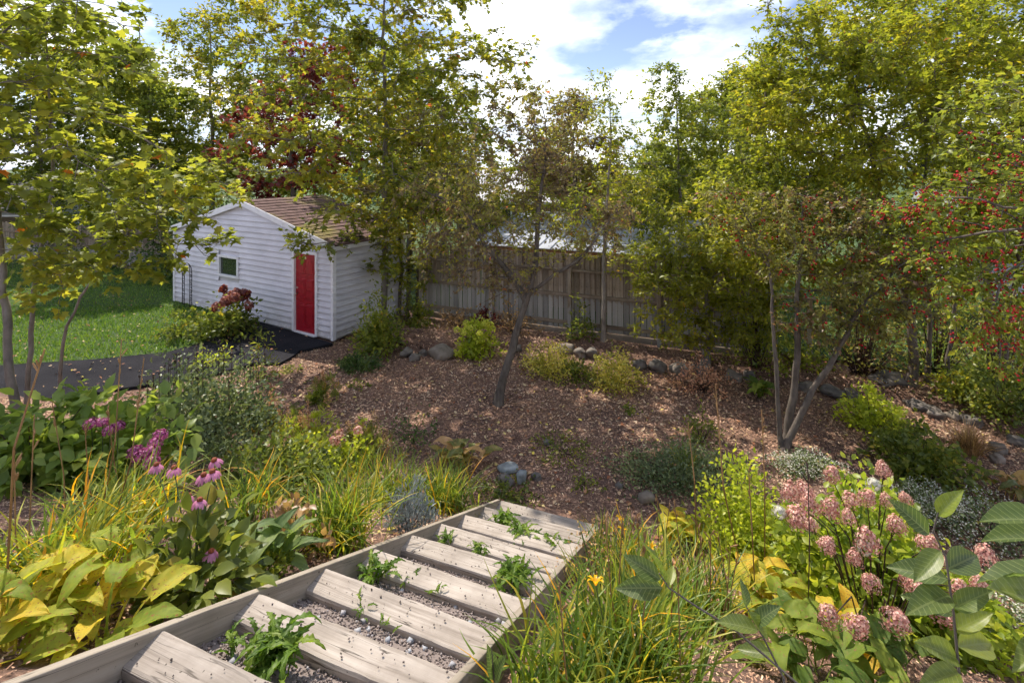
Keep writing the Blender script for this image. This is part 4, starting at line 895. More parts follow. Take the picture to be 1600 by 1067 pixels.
def thicket(label, px, py, r_, h_, mat, n):
    shrub('thicket_shrub', label, G(px, py), r_, h_, 'ovate', mat, n, .075, group='thicket along the right boundary', n_stem=60, shell=.33)
thicket('twiggy reddish thicket shrub right of the three-stemmed tree', 1345, 585, .9, 2.3, L['redbrown'], 2300)
thicket('twiggy olive thicket shrub behind the slim trunks at right', 1460, 585, 1.0, 2.3, L['bright'], 2000)
thicket('twiggy mixed thicket shrub behind the berry tree', 1560, 600, 1.0, 2.2, L['redbrown'], 2000)
thicket('leafy thicket shrub between the low leafy tree and the three-stemmed tree', 1180, 575, .7, 1.9, L['bright'], 1500)
# ================================================================== STONES
bs = [  # px, py, half width px, half height px, material, label
 (690, 549, 24, 11, 'stone_warm', 'large smooth tan boulder lying at the left end of the stone edging'),
 (636, 551, 11, 8, 'stone', 'angular grey stone left of the smooth tan boulder'),
 (648, 558, 9, 7, 'stone', 'small pale stone in front of the group left of the boulder'),
 (661, 551, 8, 6, 'stone', 'small flat grey stone touching the left of the tan boulder'),
 (807, 545, 10, 6, 'stone', 'flat grey stone just behind the leaning tree trunk'),
 (884, 545, 14, 9, 'stone_warm', 'rounded tan stone behind the left variegated shrub'),
 (906, 552, 10, 9, 'stone', 'upright grey edging stone right of the left variegated shrub'),
 (925, 552, 11, 9, 'stone', 'round grey edging stone left of the right variegated shrub'),
 (1000, 569, 12, 10, 'stone_dark', 'squarish edging stone just right of the right variegated shrub'),
 (1027, 572, 15, 10, 'stone', 'blocky grey edging stone second right of the variegated shrubs'),
 (1061, 575, 17, 10, 'stone', 'long blocky grey edging stone below the dense low leafy tree'),
 (1095, 577, 13, 9, 'stone_dark', 'dark edging stone right of the long blocky one below the leafy tree'),
 (1145, 586, 14, 10, 'stone_warm', 'rounded brown edging stone left of the small green hosta'),
 (1170, 586, 11, 9, 'stone_dark', 'dark stone half hidden behind the small green hosta'),
 (1262, 604, 13, 9, 'stone', 'grey stone just right of the three-stemmed tree'),
 (1300, 611, 18, 9, 'stone_dark', 'long dark edging stone left of the lime shrub'),
 (1330, 616, 12, 8, 'stone', 'grey edging stone touching the left of the lime shrub'),
 (1390, 590, 28, 9, 'stone_dark', 'flat dark rock lying behind the lime shrub'),
 (1437, 634, 20, 7, 'stone_dark', 'flat dark stone right of the lime shrub'),
 (1462, 645, 15, 8, 'stone', 'low grey stone in front of the flat dark stone by the lime shrub'),
 (1492, 648, 14, 8, 'stone_warm', 'tan edging stone in front of the slim trunks at right'),
 (1520, 657, 14, 9, 'stone_dark', 'dark edging stone above the dry ornamental grass'),
 (1560, 700, 13, 9, 'stone', 'grey stone in the mulch right of the dry ornamental grass'),
 (1558, 716, 11, 8, 'stone_warm', 'smaller brown stone just below the grey one by the ornamental grass'),
 (1590, 690, 13, 9, 'stone_dark', 'dark stone at the right edge behind the variegated hosta'),
]
for i, (px, py, hw_, hh_, mt_, lb) in enumerate(bs):
    p = G(px, py + hh_ * .7); k = p.y / F
    stone('boulder' if i == 0 else 'edging_stone', lb, p, hw_ * k * .92, hw_ * k * .75, hh_ * k * .95, M[mt_], i + 1, 'boulder' if i == 0 else 'stone', None if i == 0 else 'stones edging the raised bed', sink=.2, rough=.14 if i == 0 else .36)
for i, (px, py, a, c, mt_, lb) in enumerate([(790, 756, .19, .11, 'stone_dark', 'dark rounded rock in weeds at the foot of the steps'), (815, 752, .13, .15, 'stone_blue', 'pale bluish rock leaning on darker rocks at the foot of the steps'),
      (795, 735, .22, .09, 'stone_blue', 'long pale bluish rock lying behind the rocks at the foot of the steps'), (838, 748, .12, .08, 'stone_dark', 'small black rock right of the bluish rock'), (777, 772, .10, .06, 'stone', 'grey stone beside the end of the left stringer'),
      (1010, 783, .17, .12, 'stone_warm', 'tan rock partly hidden left of the yellow heart-leaved hosta'), (968, 761, .09, .05, 'stone_dark', 'small dark flat rock on the mulch past the steps'), (855, 693, .12, .06, 'stone_dark', 'small dark rock in the mulch below the leaning tree')]):
    stone('rock', lb, G(px, py), a * .62, a * .5, c * .62, M[mt_], 40 + i, 'rock', 'rocks near the foot of the steps', .2)

# ================================================================== TREES
def st(Z, *pts, dz=0.0):
    """stem through picture points at about depth Z, first point on the ground"""
    b_ = G(*pts[0][:2]); out_ = [b_]
    for q in pts[1:]: out_.append(W(q[0], q[1], (q[2] if len(q) > 2 else b_.y)))
    return out_
# left foreground maples
tree('maple_tree', 'young maple at the left edge with the thickest leaning grey trunk', [st(0, (30, 672), (12, 560), (2, 400), (-12, 250, 6.3), (-20, 100, 6.2))],
     [ell(-30, 130, 6.2, 120, 160), ell(60, 10, 6.2, 140, 70), ell(20, 320, 6.2, 80, 55)], 'maple', L['maple_green'], 780, .118, n_attr=260, step=.22, r0=.055, droop=.35, flat=1.6, spread=.10, group='young maples at left')
tree('maple_tree', 'young maple with a thin dark upright stem second from the left edge', [st(0, (42, 655), (48, 520), (62, 400), (84, 290), (80, 170, 6.9), (70, 40, 6.9))],
     [ell(100, 120, 6.8, 140, 120), ell(160, 250, 6.8, 150, 60), ell(80, 30, 6.8, 150, 60), ell(60, 380, 6.6, 80, 45), ell(250, 320, 7.0, 90, 40)], 'maple', L['maple_green'], 1150, .116, n_attr=330, step=.22, r0=.036, droop=.35, flat=1.6, spread=.10, group='young maples at left')
tree('maple_tree', 'small crooked maple sapling before the driveway with drooping leafy branches', [st(0, (92, 624), (96, 560), (104, 510), (125, 465), (148, 432), (165, 400))],
     [ell(190, 340, 7.4, 140, 50), ell(275, 385, 7.8, 95, 40), ell(120, 420, 7.2, 90, 30), ell(60, 470, 7.0, 60, 22), ell(290, 290, 7.6, 110, 50)], 'maple', L['maple_green'], 1200, .112, n_attr=300, step=.2, r0=.034, droop=.35, flat=1.7, spread=.10, group='young maples at left')
# tall maple beside the shed
tree('maple_tree', 'tall airy maple beside the shed with straight grey trunk and yellowing leaves', [st(0, (598, 505), (600, 380), (604, 200), (600, 40), (598, -140))],
     [ell(600, 40, 13.3, 200, 150, 2.4), ell(520, 170, 13.0, 140, 100, 2), ell(690, 130, 13.3, 110, 120, 2), ell(470, 60, 13, 110, 100, 1.6), ell(600, 280, 13, 140, 70, 1.8), ell(480, 385, 11.8, 70, 32, .6), ell(535, 335, 12.2, 85, 36, .8), ell(580, 410, 12.5, 50, 55, .5), ell(760, 170, 13, 90, 110, 1.6), ell(400, 150, 13, 80, 90, 1.5), ell(790, 110, 13, 60, 70, 1), ell(430, 260, 12.5, 110, 50, 1.2), ell(700, 280, 13, 90, 60, 1.2)],
     'maple', L['maple_yellow'], 9500, .12, n_attr=1000, step=.34, r0=.115, droop=.3, flat=1.2, spread=.16, tip=.009)
tree('slender_tree', 'slim multi-stemmed tree just right of the tall maple trunk', [st(0, (622, 500), (628, 420), (622, 330), (615, 250)), st(0, (636, 498), (640, 420), (652, 330), (668, 250)), st(0, (650, 496), (655, 400), (690, 320))],
     [ell(660, 300, 13.8, 70, 90), ell(700, 360, 13.8, 55, 50), ell(640, 400, 13.8, 45, 60), ell(600, 350, 13.2, 60, 50), ell(700, 290, 13.8, 70, 50)], 'ovate', L['maple_yellow'], 4200, .10, n_attr=260, step=.25, r0=.06, bark='bark_dark')
# leaning purple-leaved tree in the middle of the mulch
tree('crabapple_tree', 'leaning crabapple with sparse purplish brown leaves in the middle of the mulch', [st(0, (778, 632), (784, 600), (801, 548), (811, 505), (823, 468), (838, 410), (841, 330), (852, 250)), [W(822, 472, G(778, 632).y), W(800, 432, 9.2), W(758, 385, 9.1), W(735, 340, 9.1), W(690, 310, 9.2)], [W(826, 462, G(778, 632).y), W(868, 428, 9.0), W(905, 405, 8.9), W(950, 350, 9.0)]],
     [ell(760, 320, 9.3, 105, 80, 1.2), ell(850, 240, 9.3, 80, 100, 1), ell(845, 165, 9.3, 55, 45, .6), ell(915, 360, 9.2, 70, 50, .9), ell(700, 370, 9.2, 60, 60, .8), ell(770, 430, 9.1, 70, 40, .8), ell(900, 180, 9.3, 50, 60, .5), ell(790, 180, 9.4, 50, 70, .5), ell(960, 330, 9.3, 50, 50, .6), ell(680, 300, 9.3, 60, 60, .6), ell(840, 380, 9, 90, 40, .8)],
     'ovate', L['purple'], 7600, .064, bark='bark_dark', n_attr=800, step=.19, r0=.078, droop=.5, flat=.5, spread=.10, tip=.0045)
tree('slim_tree', 'straight slim pale-trunked tree right in front of the fence', [st(0, (943, 533), (944, 460), (943, 400), (948, 320), (955, 220), (952, 130))],
     [ell(950, 330, 12.3, 65, 60), ell(970, 220, 12.3, 50, 90), ell(990, 380, 12.3, 70, 40), ell(895, 340, 12.3, 55, 60), ell(1000, 290, 12.3, 55, 60), ell(930, 180, 12.3, 45, 70)], 'ovate', L['yellowgreen'], 3000, .085, n_attr=330, step=.24, r0=.058, bark='bark_pale', group=None)
tree('leafy_tree', 'dense low leafy tree with yellow-green leaves spreading in front of the fence', [st(0, (1103, 572), (1106, 530), (1105, 470), (1100, 420))],
     [ell(1060, 440, 10.6, 90, 60), ell(1130, 470, 10.4, 80, 70), ell(1015, 420, 10.6, 42, 32), ell(1100, 380, 10.6, 120, 45), ell(1040, 510, 10.4, 60, 35), ell(1160, 400, 10.6, 80, 60), ell(1180, 500, 10.3, 50, 45)], 'ovate', L['rowan'], 8200, .088, n_attr=420, step=.2, r0=.085, droop=.3, flat=1.2, spread=.1)
tree('upright_tree', 'upright green tree with pointed tops rising behind the fence at centre right', [[W(1068, 500, 14.5)] + [W(1066, 400, 14.5), W(1060, 250, 14.5), W(1055, 120, 14.5)]],
     [ell(1040, 160, 14.5, 40, 80), ell(1060, 260, 14.5, 75, 80), ell(1110, 230, 14.5, 65, 110), ell(1120, 340, 14.3, 90, 60), ell(1020, 300, 14.5, 55, 70)], 'ovate', L['bright'], 8500, .105, n_attr=650, step=.27, r0=.08)
# right-hand trees
tree('cherry_tree', 'three-stemmed tree with dark grey trunks rising from the mulch at right', [st(0, (1222, 702), (1216, 640), (1212, 560), (1206, 480), (1200, 400)), st(0, (1228, 696), (1240, 620), (1246, 540), (1246, 450), (1255, 370)), st(0, (1226, 704), (1250, 650), (1282, 590), (1312, 540), (1345, 480))],
     [ell(1215, 370, 7.8, 90, 60), ell(1310, 420, 7.8, 100, 60), ell(1390, 470, 7.8, 80, 60), ell(1170, 330, 8, 85, 50), ell(1290, 330, 8, 100, 50), ell(1280, 490, 7.7, 70, 40), ell(1420, 400, 7.8, 80, 50)], 'ovate', L['redbrown'], 5200, .07, bark='bark_dark', n_attr=700, step=.18, r0=.064, spread=.09, berries=420, berry_r=.016)
tree('serviceberry_tree', 'large spreading tree with yellow-green leaves and several slim trunks at right', [st(0, (1422, 603), (1428, 560), (1424, 500), (1400, 400), (1370, 280), (1340, 150)), st(0, (1448, 598), (1452, 540), (1450, 470), (1440, 350), (1450, 200)), st(0, (1484, 612), (1480, 560), (1490, 500), (1500, 400), (1510, 250))],
     [ell(1330, 130, 9.5, 150, 120), ell(1240, 210, 9.5, 110, 90), ell(1450, 70, 9.5, 150, 100), ell(1550, 120, 9.3, 120, 120), ell(1400, 250, 9.2, 150, 80), ell(1180, 300, 9.6, 80, 60), ell(1500, 280, 9.2, 110, 70), ell(1250, 60, 9.8, 90, 80), ell(1200, 130, 10, 70, 70), ell(1400, 360, 9, 130, 50, 1), ell(1540, 370, 9, 110, 50, 1), ell(1300, 330, 9, 110, 50, 1), ell(1130, 330, 9.6, 70, 60, 1), ell(1580, 300, 9, 90, 80, 1), ell(1230, 400, 9, 90, 45, .8), ell(1340, 420, 9, 90, 40, .8), ell(1480, 430, 9, 90, 40, .8)],
     'ovate', L['yellowgreen'], 28000, .092, bark='bark_dark', n_attr=1500, step=.26, r0=.085, spread=.13, flat=1.2)
tree('hawthorn_tree', 'berry tree at the right edge hung with clusters of bright red fruit', [st(0, (1566, 640), (1572, 560), (1582, 460), (1600, 350, 6.6), (1620, 230, 6.0)), st(0, (1600, 640), (1625, 500), (1640, 350, 5.0), (1620, 200, 4.6))],
     [ell(1540, 300, 5.6, 110, 80, .9), ell(1480, 410, 6, 80, 50, .8), ell(1570, 450, 5.6, 70, 80, .8), ell(1590, 180, 5.2, 110, 90, .9), ell(1450, 330, 6.2, 80, 50, .8), ell(1560, 540, 5.8, 60, 50, .6)],
     'ovate', L['bright'], 2900, .075, bark='bark_dark', n_attr=520, step=.16, r0=.12, spread=.08, berries=1700, berry_r=.0125, tip=.004, reach=lambda q: q[:, 2] < 4.75)
# background trees left
def bgtree(name, label, px, Z, ells, leaf, mat, n, size, bark='bark_grey', attr=420, step=.5, r0=.14, group='trees behind the lawn and shed', py_top=None):
    b_ = Vector(((px - CX) / F * Z, Z, 0.05)); top = min(e_[1] - e_[3] * .6 for e_ in ells)
    tp = W(px, top, Z); stem = [b_, b_.lerp(tp, .35) + Vector((.1, 0, 0)), b_.lerp(tp, .7) + Vector((-.1, .1, 0)), tp]
    return tree(name, label, [stem], [ell(e_[0], e_[1], Z + (e_[4] if len(e_) > 4 else 0), e_[2], e_[3]) for e_ in ells], leaf, mat, n, size, bark, attr, step, group=group, spread=.22, r0=r0)
bgtree('background_tree', 'big green tree behind the lawn at the far left', 60, 24, [(50, 180, 120, 130), (-40, 120, 100, 120), (130, 250, 90, 70), (40, 290, 130, 40)], 'ovate', L['green'], 12000, .2, attr=520)
bgtree('background_tree', 'mid-green tree behind the lawn left of the shed roof', 235, 21, [(230, 200, 80, 90), (180, 130, 70, 80), (270, 270, 90, 50), (200, 300, 90, 40)], 'ovate', L['bright'], 11000, .18, attr=500)
bgtree('background_tree', 'airy tall birch-like tree with yellowing top behind the shed', 330, 26, [(330, 70, 80, 70), (300, 150, 90, 70), (380, 110, 70, 90), (350, 230, 100, 60), (420, 40, 70, 60)], 'ovate', L['maple_yellow'], 7500, .19, bark='bark_pale', attr=560)
bgtree('red_maple_tree', 'red-leaved maple showing through behind the tall airy maple', 455, 19, [(440, 190, 75, 60), (500, 110, 60, 55), (390, 230, 60, 45), (500, 230, 70, 50), (410, 290, 60, 25)], 'maple', L['red'], 3400, .15, attr=420, bark='bark_dark')
bgtree('background_tree', 'tall yellow-green tree rising behind the red-leaved maple', 560, 25, [(540, 120, 70, 60), (600, 210, 90, 70), (680, 240, 60, 50), (500, 290, 90, 40)], 'ovate', L['yellowgreen'], 6500, .18, attr=420)
for i, (px, py, Z, rx, h_, lb) in enumerate([(300, 345, 19.8, 2.0, 2.6, 'dark green hedge shrub behind the left end of the shed roof'), (385, 345, 19.5, 2.2, 2.9, 'tall dark hedge shrub behind the shed gable peak'), (470, 345, 19.2, 2.0, 2.7, 'dense hedge shrub behind the right half of the shed roof'), (150, 370, 23.5, 2.4, 2.5, 'rounded hedge shrub behind the left fence near the tree trunks'), (225, 365, 22.5, 2.0, 2.5, 'hedge shrub behind the left fence nearest the shed')]):
    shrub('hedge_shrub', lb, (W(px, 260, Z).x, Z, .05), rx, h_, 'tri2', L['dark'] if i != 2 else L['green'], 7000, .13, group='hedge shrubs behind the shed', stem='stem_dark', n_stem=24)
# background right and centre
bgtree('background_tree', 'tall dense yellow-green tree filling the upper right corner', 1500, 18, [(1500, 30, 150, 110), (1400, 100, 100, 100), (1590, 130, 110, 130), (1450, 200, 120, 70), (1340, 20, 90, 70)], 'ovate', L['yellowgreen'], 15000, .16, attr=650, group='trees beyond the fence')
bgtree('background_tree', 'mid-sized tree beyond the fence right of the upright green tree', 1200, 17, [(1200, 200, 70, 90), (1240, 130, 60, 80), (1180, 290, 90, 60), (1280, 260, 80, 80)], 'ovate', L['yellowgreen'], 9500, .14, attr=500, group='trees beyond the fence')
bgtree('background_tree', 'low golden-green tree beyond the fence above the outbuilding roof', 900, 23, [(900, 290, 60, 35), (960, 300, 60, 40), (1010, 310, 60, 50), (860, 280, 45, 30)], 'ovate', L['yellowgreen'], 8500, .15, attr=400, group='trees beyond the fence')
bgtree('background_tree', 'low thin tree beyond the fence behind the leaning crabapple', 720, 22, [(700, 300, 60, 40), (760, 330, 40, 30), (650, 310, 60, 50)], 'ovate', L['green'], 3600, .15, attr=260, group='trees beyond the fence')
bgtree('background_tree', 'tall loose green tree beyond the fence left of the bright sky gap', 640, 21, [(640, 130, 80, 80), (700, 190, 70, 70), (590, 200, 70, 60), (660, 260, 90, 50)], 'ovate', L['maple_yellow'], 8000, .15, attr=520, group='trees beyond the fence')
bgtree('background_tree', 'dense green tree filling the gap behind the red-leaved maple', 420, 27, [(400, 190, 90, 70), (470, 160, 80, 80), (450, 260, 110, 50), (340, 260, 80, 50)], 'ovate', L['bright'], 8000, .19, attr=450)
bgtree('background_tree', 'tall green tree behind the lawn between the two left trees', 150, 28, [(150, 120, 80, 80), (110, 200, 90, 70), (200, 240, 90, 60), (90, 60, 80, 60)], 'ovate', L['maple_yellow'], 7000, .2, attr=450)
bgtree('background_tree', 'leafy olive tree beyond the fence left of the large spreading tree', 1130, 19, [(1120, 200, 70, 70), (1160, 270, 80, 60), (1090, 300, 80, 50), (1180, 150, 60, 60)], 'ovate', L['yellowgreen'], 9500, .14, attr=480, group='trees beyond the fence')
bgtree('background_tree', 'thin purple-brown tree beyond the fence left of the slim pale-trunked tree', 900, 17, [(900, 190, 45, 60), (870, 260, 60, 50), (930, 270, 55, 60), (950, 330, 70, 40)], 'ovate', L['purple'], 5000, .12, attr=420, group='trees beyond the fence')
bgtree('background_tree', 'brownish-green tree beyond the fence between the tall maple and the crabapple', 690, 19, [(670, 220, 70, 70), (730, 260, 60, 60), (690, 320, 70, 40), (620, 280, 60, 50)], 'ovate', L['purple'], 4200, .13, attr=360, group='trees beyond the fence')
bgtree('background_tree', 'yellowing tree beyond the fence right behind the crabapple crown', 840, 18, [(830, 290, 60, 50), (890, 300, 55, 45), (860, 240, 45, 50), (790, 320, 40, 40)], 'ovate', L['yellowgreen'], 3600, .12, attr=360, group='trees beyond the fence')
bgtree('background_tree', 'green tree beyond the fence between the slim tree and the low leafy tree', 1030, 17, [(1010, 320, 60, 50), (1080, 340, 60, 50), (1040, 260, 50, 50)], 'ovate', L['bright'], 4200, .12, attr=320, group='trees beyond the fence')
bgtree('background_tree', 'low leafy tree beyond the fence at right in front of the grey house', 1540, 13.5, [(1500, 370, 90, 50), (1590, 340, 70, 60), (1420, 390, 70, 40)], 'ovate', L['green'], 5200, .11, attr=400, group='trees beyond the fence')
# far tree line
def far_tree(label, x, Y, r_, h_, mat):
    e = empty('distant_tree', (x, Y, 0)); tag(e, label, 'tree', 'distant trees on the skyline'); n = 2600
    c, _ = dome(70, 1, 1, .5); j = rng.integers(0, 70, n); P = (c[j] + rng.normal(size=(n, 3)) * .13) * np.array([r_, r_, h_ * .8]) + np.array([0, 0, h_ * .18])
    V, Fc, tn = scatter('tri2', P, rand_unit(n), np.array([0, 0, 1.]) + rand_unit(n) * .8, .34 * rng.uniform(.6, 1.3, n)); obj('crown', V, Fc, mat, e, False, tn)
    m_ = MB(); m_.tube([(0, 0, -.1), (.1, 0, h_ * .4), (0, .1, h_ * .8)], [.2, .14, .04], 6); m_.obj('trunk', M['bark_dark'], e)
ords = ['first', 'second', 'third', 'fourth', 'fifth', 'sixth', 'seventh', 'eighth', 'ninth', 'tenth', 'eleventh', 'twelfth', 'thirteenth', 'fourteenth']
for i in range(14):
    px = 560 + i * 48 + random.uniform(-10, 10); Y = random.uniform(48, 66); far_tree('distant round-topped skyline tree, %s from the left' % ords[i], (px - CX) / F * Y, Y, random.uniform(2.6, 3.8), random.uniform(4.6, 6.2), L['green' if i % 3 else 'dark'])

# ================================================================== PLANTS
HL = {k: [hosta_leaf(L[mt_], wd=wd_, arch=ar, pet=pe, tipdroop=td, ruffle=ru) for wd_, ar, pe, td, ru in
          ((.46, .5, .6, .5, .02), (.42, .7, .55, .75, .03), (.52, .32, .75, .42, .025), (.45, .8, .45, .9, .03))]
      for k, mt_ in (('y', 'hosta_y'), ('g', 'hosta_g'), ('fade', 'hosta_fade'), ('blue', 'hosta_blue'))}
HL['lance'] = [hosta_leaf(L['hosta_blue'], wd=.34, arch=ar, pet=.35, tipdroop=td) for ar, td in ((.5, .5), (.8, .7), (.3, .4))]
DL = [hosta_leaf(L['dandelion'], wd=.22, arch=ar, pet=.2, tipdroop=td, serr=.42, ruffle=.04) for ar, td in ((.25, .7), (.45, .9), (.12, .5))]
def gp(px, py): return G(px, py)
# ---- behind and beside the shed / raised bed
shrub('leafy_shrub', 'tall leafy green shrub at the foot of the tall maple beside the shed', gp(590, 552), .55, 1.25, 'ovate', L['bright'], 1900, .10, ry=.45)
shrub('leafy_shrub', 'small bright green shrub by the fence behind the tall maple', gp(650, 512), .5, .8, 'ovate', L['bright'], 800, .09)
shrub('low_juniper', 'low dark evergreen spreading on the mulch below the leafy maple-foot shrub', gp(560, 575), .45, .2, 'narrow', L['dark'], 1100, .09)
e = shrub('hydrangea', 'chartreuse hydrangea with round lime flower heads beside the big boulder', gp(745, 556), .5, .72, 'ovate', L['lime'], 900, .11)
HM = [head_mesh(L['lime_head'], 70, .075, .065, .03) for _ in range(3)]
for i in range(17):
    a = random.uniform(0, 6.28); rr = random.uniform(.1, .5); o = link('flower_head', random.choice(HM), e, (math.cos(a) * rr, math.sin(a) * rr, .74 - rr * .45 + random.uniform(-.05, .1))); s_ = random.uniform(.8, 1.2); o.scale = (s_,) * 3
shrub('red_shrub', 'small shrub with dark red leaves against the fence', gp(765, 512), .45, .5, 'ovate', L['red'], 800, .075)
shrub('dry_shrub', 'thin greyish shrub with dry flower heads next to the red shrub', gp(712, 512), .55, .5, 'ovate', L['plume_brown'], 600, .06)
shrub('dry_shrub', 'sparse twiggy shrub behind the leaning crabapple trunk', gp(800, 520), .55, .75, 'tri2', L['plume_brown'], 700, .06, n_stem=30)
shrub('euonymus', 'yellow variegated shrub left of the grey edging stones', gp(858, 582), .58, .5, 'ovate', L['varieg'], 2200, .06, group='variegated shrubs')
shrub('euonymus', 'yellow variegated shrub in front of the slim pale-trunked tree', gp(962, 606), .5, .68, 'ovate', L['varieg'], 2100, .06, group='variegated shrubs')
shrub('low_shrub', 'low olive shrub joining the two variegated shrubs', gp(905, 592), .5, .3, 'ovate', L['green'], 900, .06)
shrub('leafy_shrub', 'thin green sapling growing against the fence boards', gp(905, 528), .35, .8, 'ovate', L['green'], 350, .09)
shrub('white_flowering_shrub', 'thin shrub with pale dry flowers in front of the edging stones', gp(1098, 612), .55, .6, 'tri2', L['plume'], 900, .05, n_stem=26)
rosette('hosta', 'small green hosta beside the three-stemmed tree', gp(1188, 622), HL['g'], 24, .27, rise=(0, .5))
shrub('leafy_shrub', 'green shrub behind the three-stemmed tree trunks', gp(1245, 575), .5, .7, 'ovate', L['bright'], 800, .08)
shrub('lime_shrub', 'bright lime green shrub in front of the edging stones at right', gp(1362, 668), .46, .55, 'ovate', L['lime'], 1700, .075)
shrub('leafy_shrub', 'bright shrub between slim trunks behind the lime shrub', gp(1490, 618), .45, .5, 'ovate', L['yellowgreen'], 700, .08)
shrub('leafy_shrub', 'dark green leafy shrub at the right edge below the berry tree', gp(1565, 648), .75, .95, 'ovate', L['green'], 1900, .09)
shrub('peony', 'dark green leafy clump right of the lime shrub in the mulch', gp(1440, 745), .62, .62, 'ovate', L['green'], 1900, .09)
grass_clump('ornamental_grass', 'tan dry ornamental grass clump at the right bed', gp(1512, 708), 260, .5, .012, L['plume_brown'], .07, 1.0, cat='grass')
rosette('hosta', 'pale variegated hosta at the right edge', gp(1582, 780), HL['fade'], 22, .24)
shrub('leafy_shrub', 'small leafy plant left of the dry ornamental grass', gp(1400, 700), .4, .35, 'ovate', L['bright'], 600, .07)
# ---- around the lawn corner
e = shrub('hydrangea', 'hydrangea with reddish pink flower heads in front of the shed wall', gp(352, 530), .75, 1.0, 'ovate', L['green'], 1300, .12)
RH = [head_mesh(L['rose'], 90, .09, .12, .055) for _ in range(2)] + [head_mesh(L['red'], 80, .09, .11, .055)]
for i in range(16):
    a = random.uniform(0, 6.28); rr = random.uniform(.15, .75); o = link('flower_head', random.choice(RH), e, (abs(math.cos(a)) * rr * 1.1 - .15, math.sin(a) * rr, 1.0 - rr * .2 + random.uniform(-.15, .3))); o.rotation_euler = (0, .6, a); o.scale = (1.1, 1.1, 1.1)
shrub('leafy_shrub', 'low green shrub by the trellis in front of the shed', gp(290, 528), .75, .65, 'ovate', L['green'], 900, .10)
shrub('leafy_shrub', 'weedy yellow-green plant at the edge of the driveway', gp(330, 572), .35, .4, 'ovate', L['lime'], 300, .07)
shrub('goldenrod', 'spindly green weed standing before the black driveway end', gp(412, 590), .25, .75, 'narrow', L['bright'], 200, .12, n_stem=5)
# ---- left slope
e = shrub('bee_balm', 'tall bushy grey-green perennial with dark seed heads by the driveway', gp(312, 700), 1.0, 1.15, 'ovate', L['greygreen'], 7500, .075, cat='perennial', n_stem=30)
for i in range(46):
    a = random.uniform(0, 6.28); rr = random.uniform(.1, .95); p = Vector((math.cos(a) * rr, math.sin(a) * rr, 1.32 - .35 * rr * rr + random.uniform(-.06, .12))); m_ = MB()
    m_.tube([p - Vector((0, 0, .35)), p], [.004, .003], 4); m_.tube([p, p + Vector((0, 0, .012)), p + Vector((0, 0, .03))], [.006, .016, .008], 6); m_.obj('seed_head', M['stem_dark'], e)
shrub('lady_mantle', 'low grey seed-headed perennial in front of the bushy perennial', gp(350, 740), .55, .42, 'narrow', L['greygreen'], 1500, .06, cat='perennial')
def astilbe(label, pos, r_, h_, npl, mat_l, mat_p):
    e = shrub('astilbe', label, pos, r_, h_ * .6, 'pinnate', mat_l, 260, .13, cat='astilbe', n_stem=8)
    for i in range(npl):
        a = random.uniform(0, 6.28); rr = random.uniform(0, r_); b_ = Vector((math.cos(a) * rr, math.sin(a) * rr, 0)); tp = b_ * 1.15 + Vector((0, 0, h_ * random.uniform(.8, 1.1))); n = 90
        q = rng.random((n, 1)); P = np.array(b_) + (np.array(tp) - np.array(b_)) * (.55 + .45 * q) + rng.normal(size=(n, 3)) * .055 * (1 - q) + rng.normal(size=(n, 3)) * .01
        V, Fc, tn = scatter('tri2', P, rand_unit(n) + np.array([0, 0, .7]), rand_unit(n), .022 * rng.uniform(.6, 1.4, n)); o_ = obj('plume', V, Fc, mat_p, e, False, tn); o_['kind'] = 'stuff'
        m_ = MB(); m_.tube([b_, tp], [.004, .002], 4); m_.obj('plume_stem', M['stem_dry'], o_)
astilbe('astilbe clump with dusty pink dry plumes right of the bushy perennial', gp(425, 668), .38, .62, 8, L['bright'], L['plume'])
astilbe('astilbe with tan plumes on the mulch below the driveway end', gp(505, 625), .3, .5, 6, L['bright'], L['plume'])
astilbe('astilbe clump with bright leaves and fading plumes above the daylilies', gp(480, 690), .45, .6, 8, L['lime'], L['plume'])
astilbe('astilbe with brown plumes at the upper edge of the left bed', gp(565, 715), .45, .55, 9, L['bright'], L['plume_brown'])
e = shrub('hydrangea', 'hydrangea with pale mauve heads between the astilbes', gp(535, 735), .42, .5, 'ovate', L['lime'], 900, .075)
for i in range(4): link('flower_head', [head_mesh(L['pink_head'], 70, .07, .06, .03)][0], e, (random.uniform(-.3, .3), random.uniform(-.3, .1), .5 + random.uniform(-.05, .05)))
shrub('green_perennial', 'leafy green perennial filling the bed behind the coneflowers', gp(430, 770), .75, .45, 'ovate', L['green'], 2600, .07, cat='perennial')
shrub('green_perennial', 'yellow-green perennial mound beside the astilbes', gp(470, 745), .5, .4, 'ovate', L['lime'], 900, .07, cat='perennial')
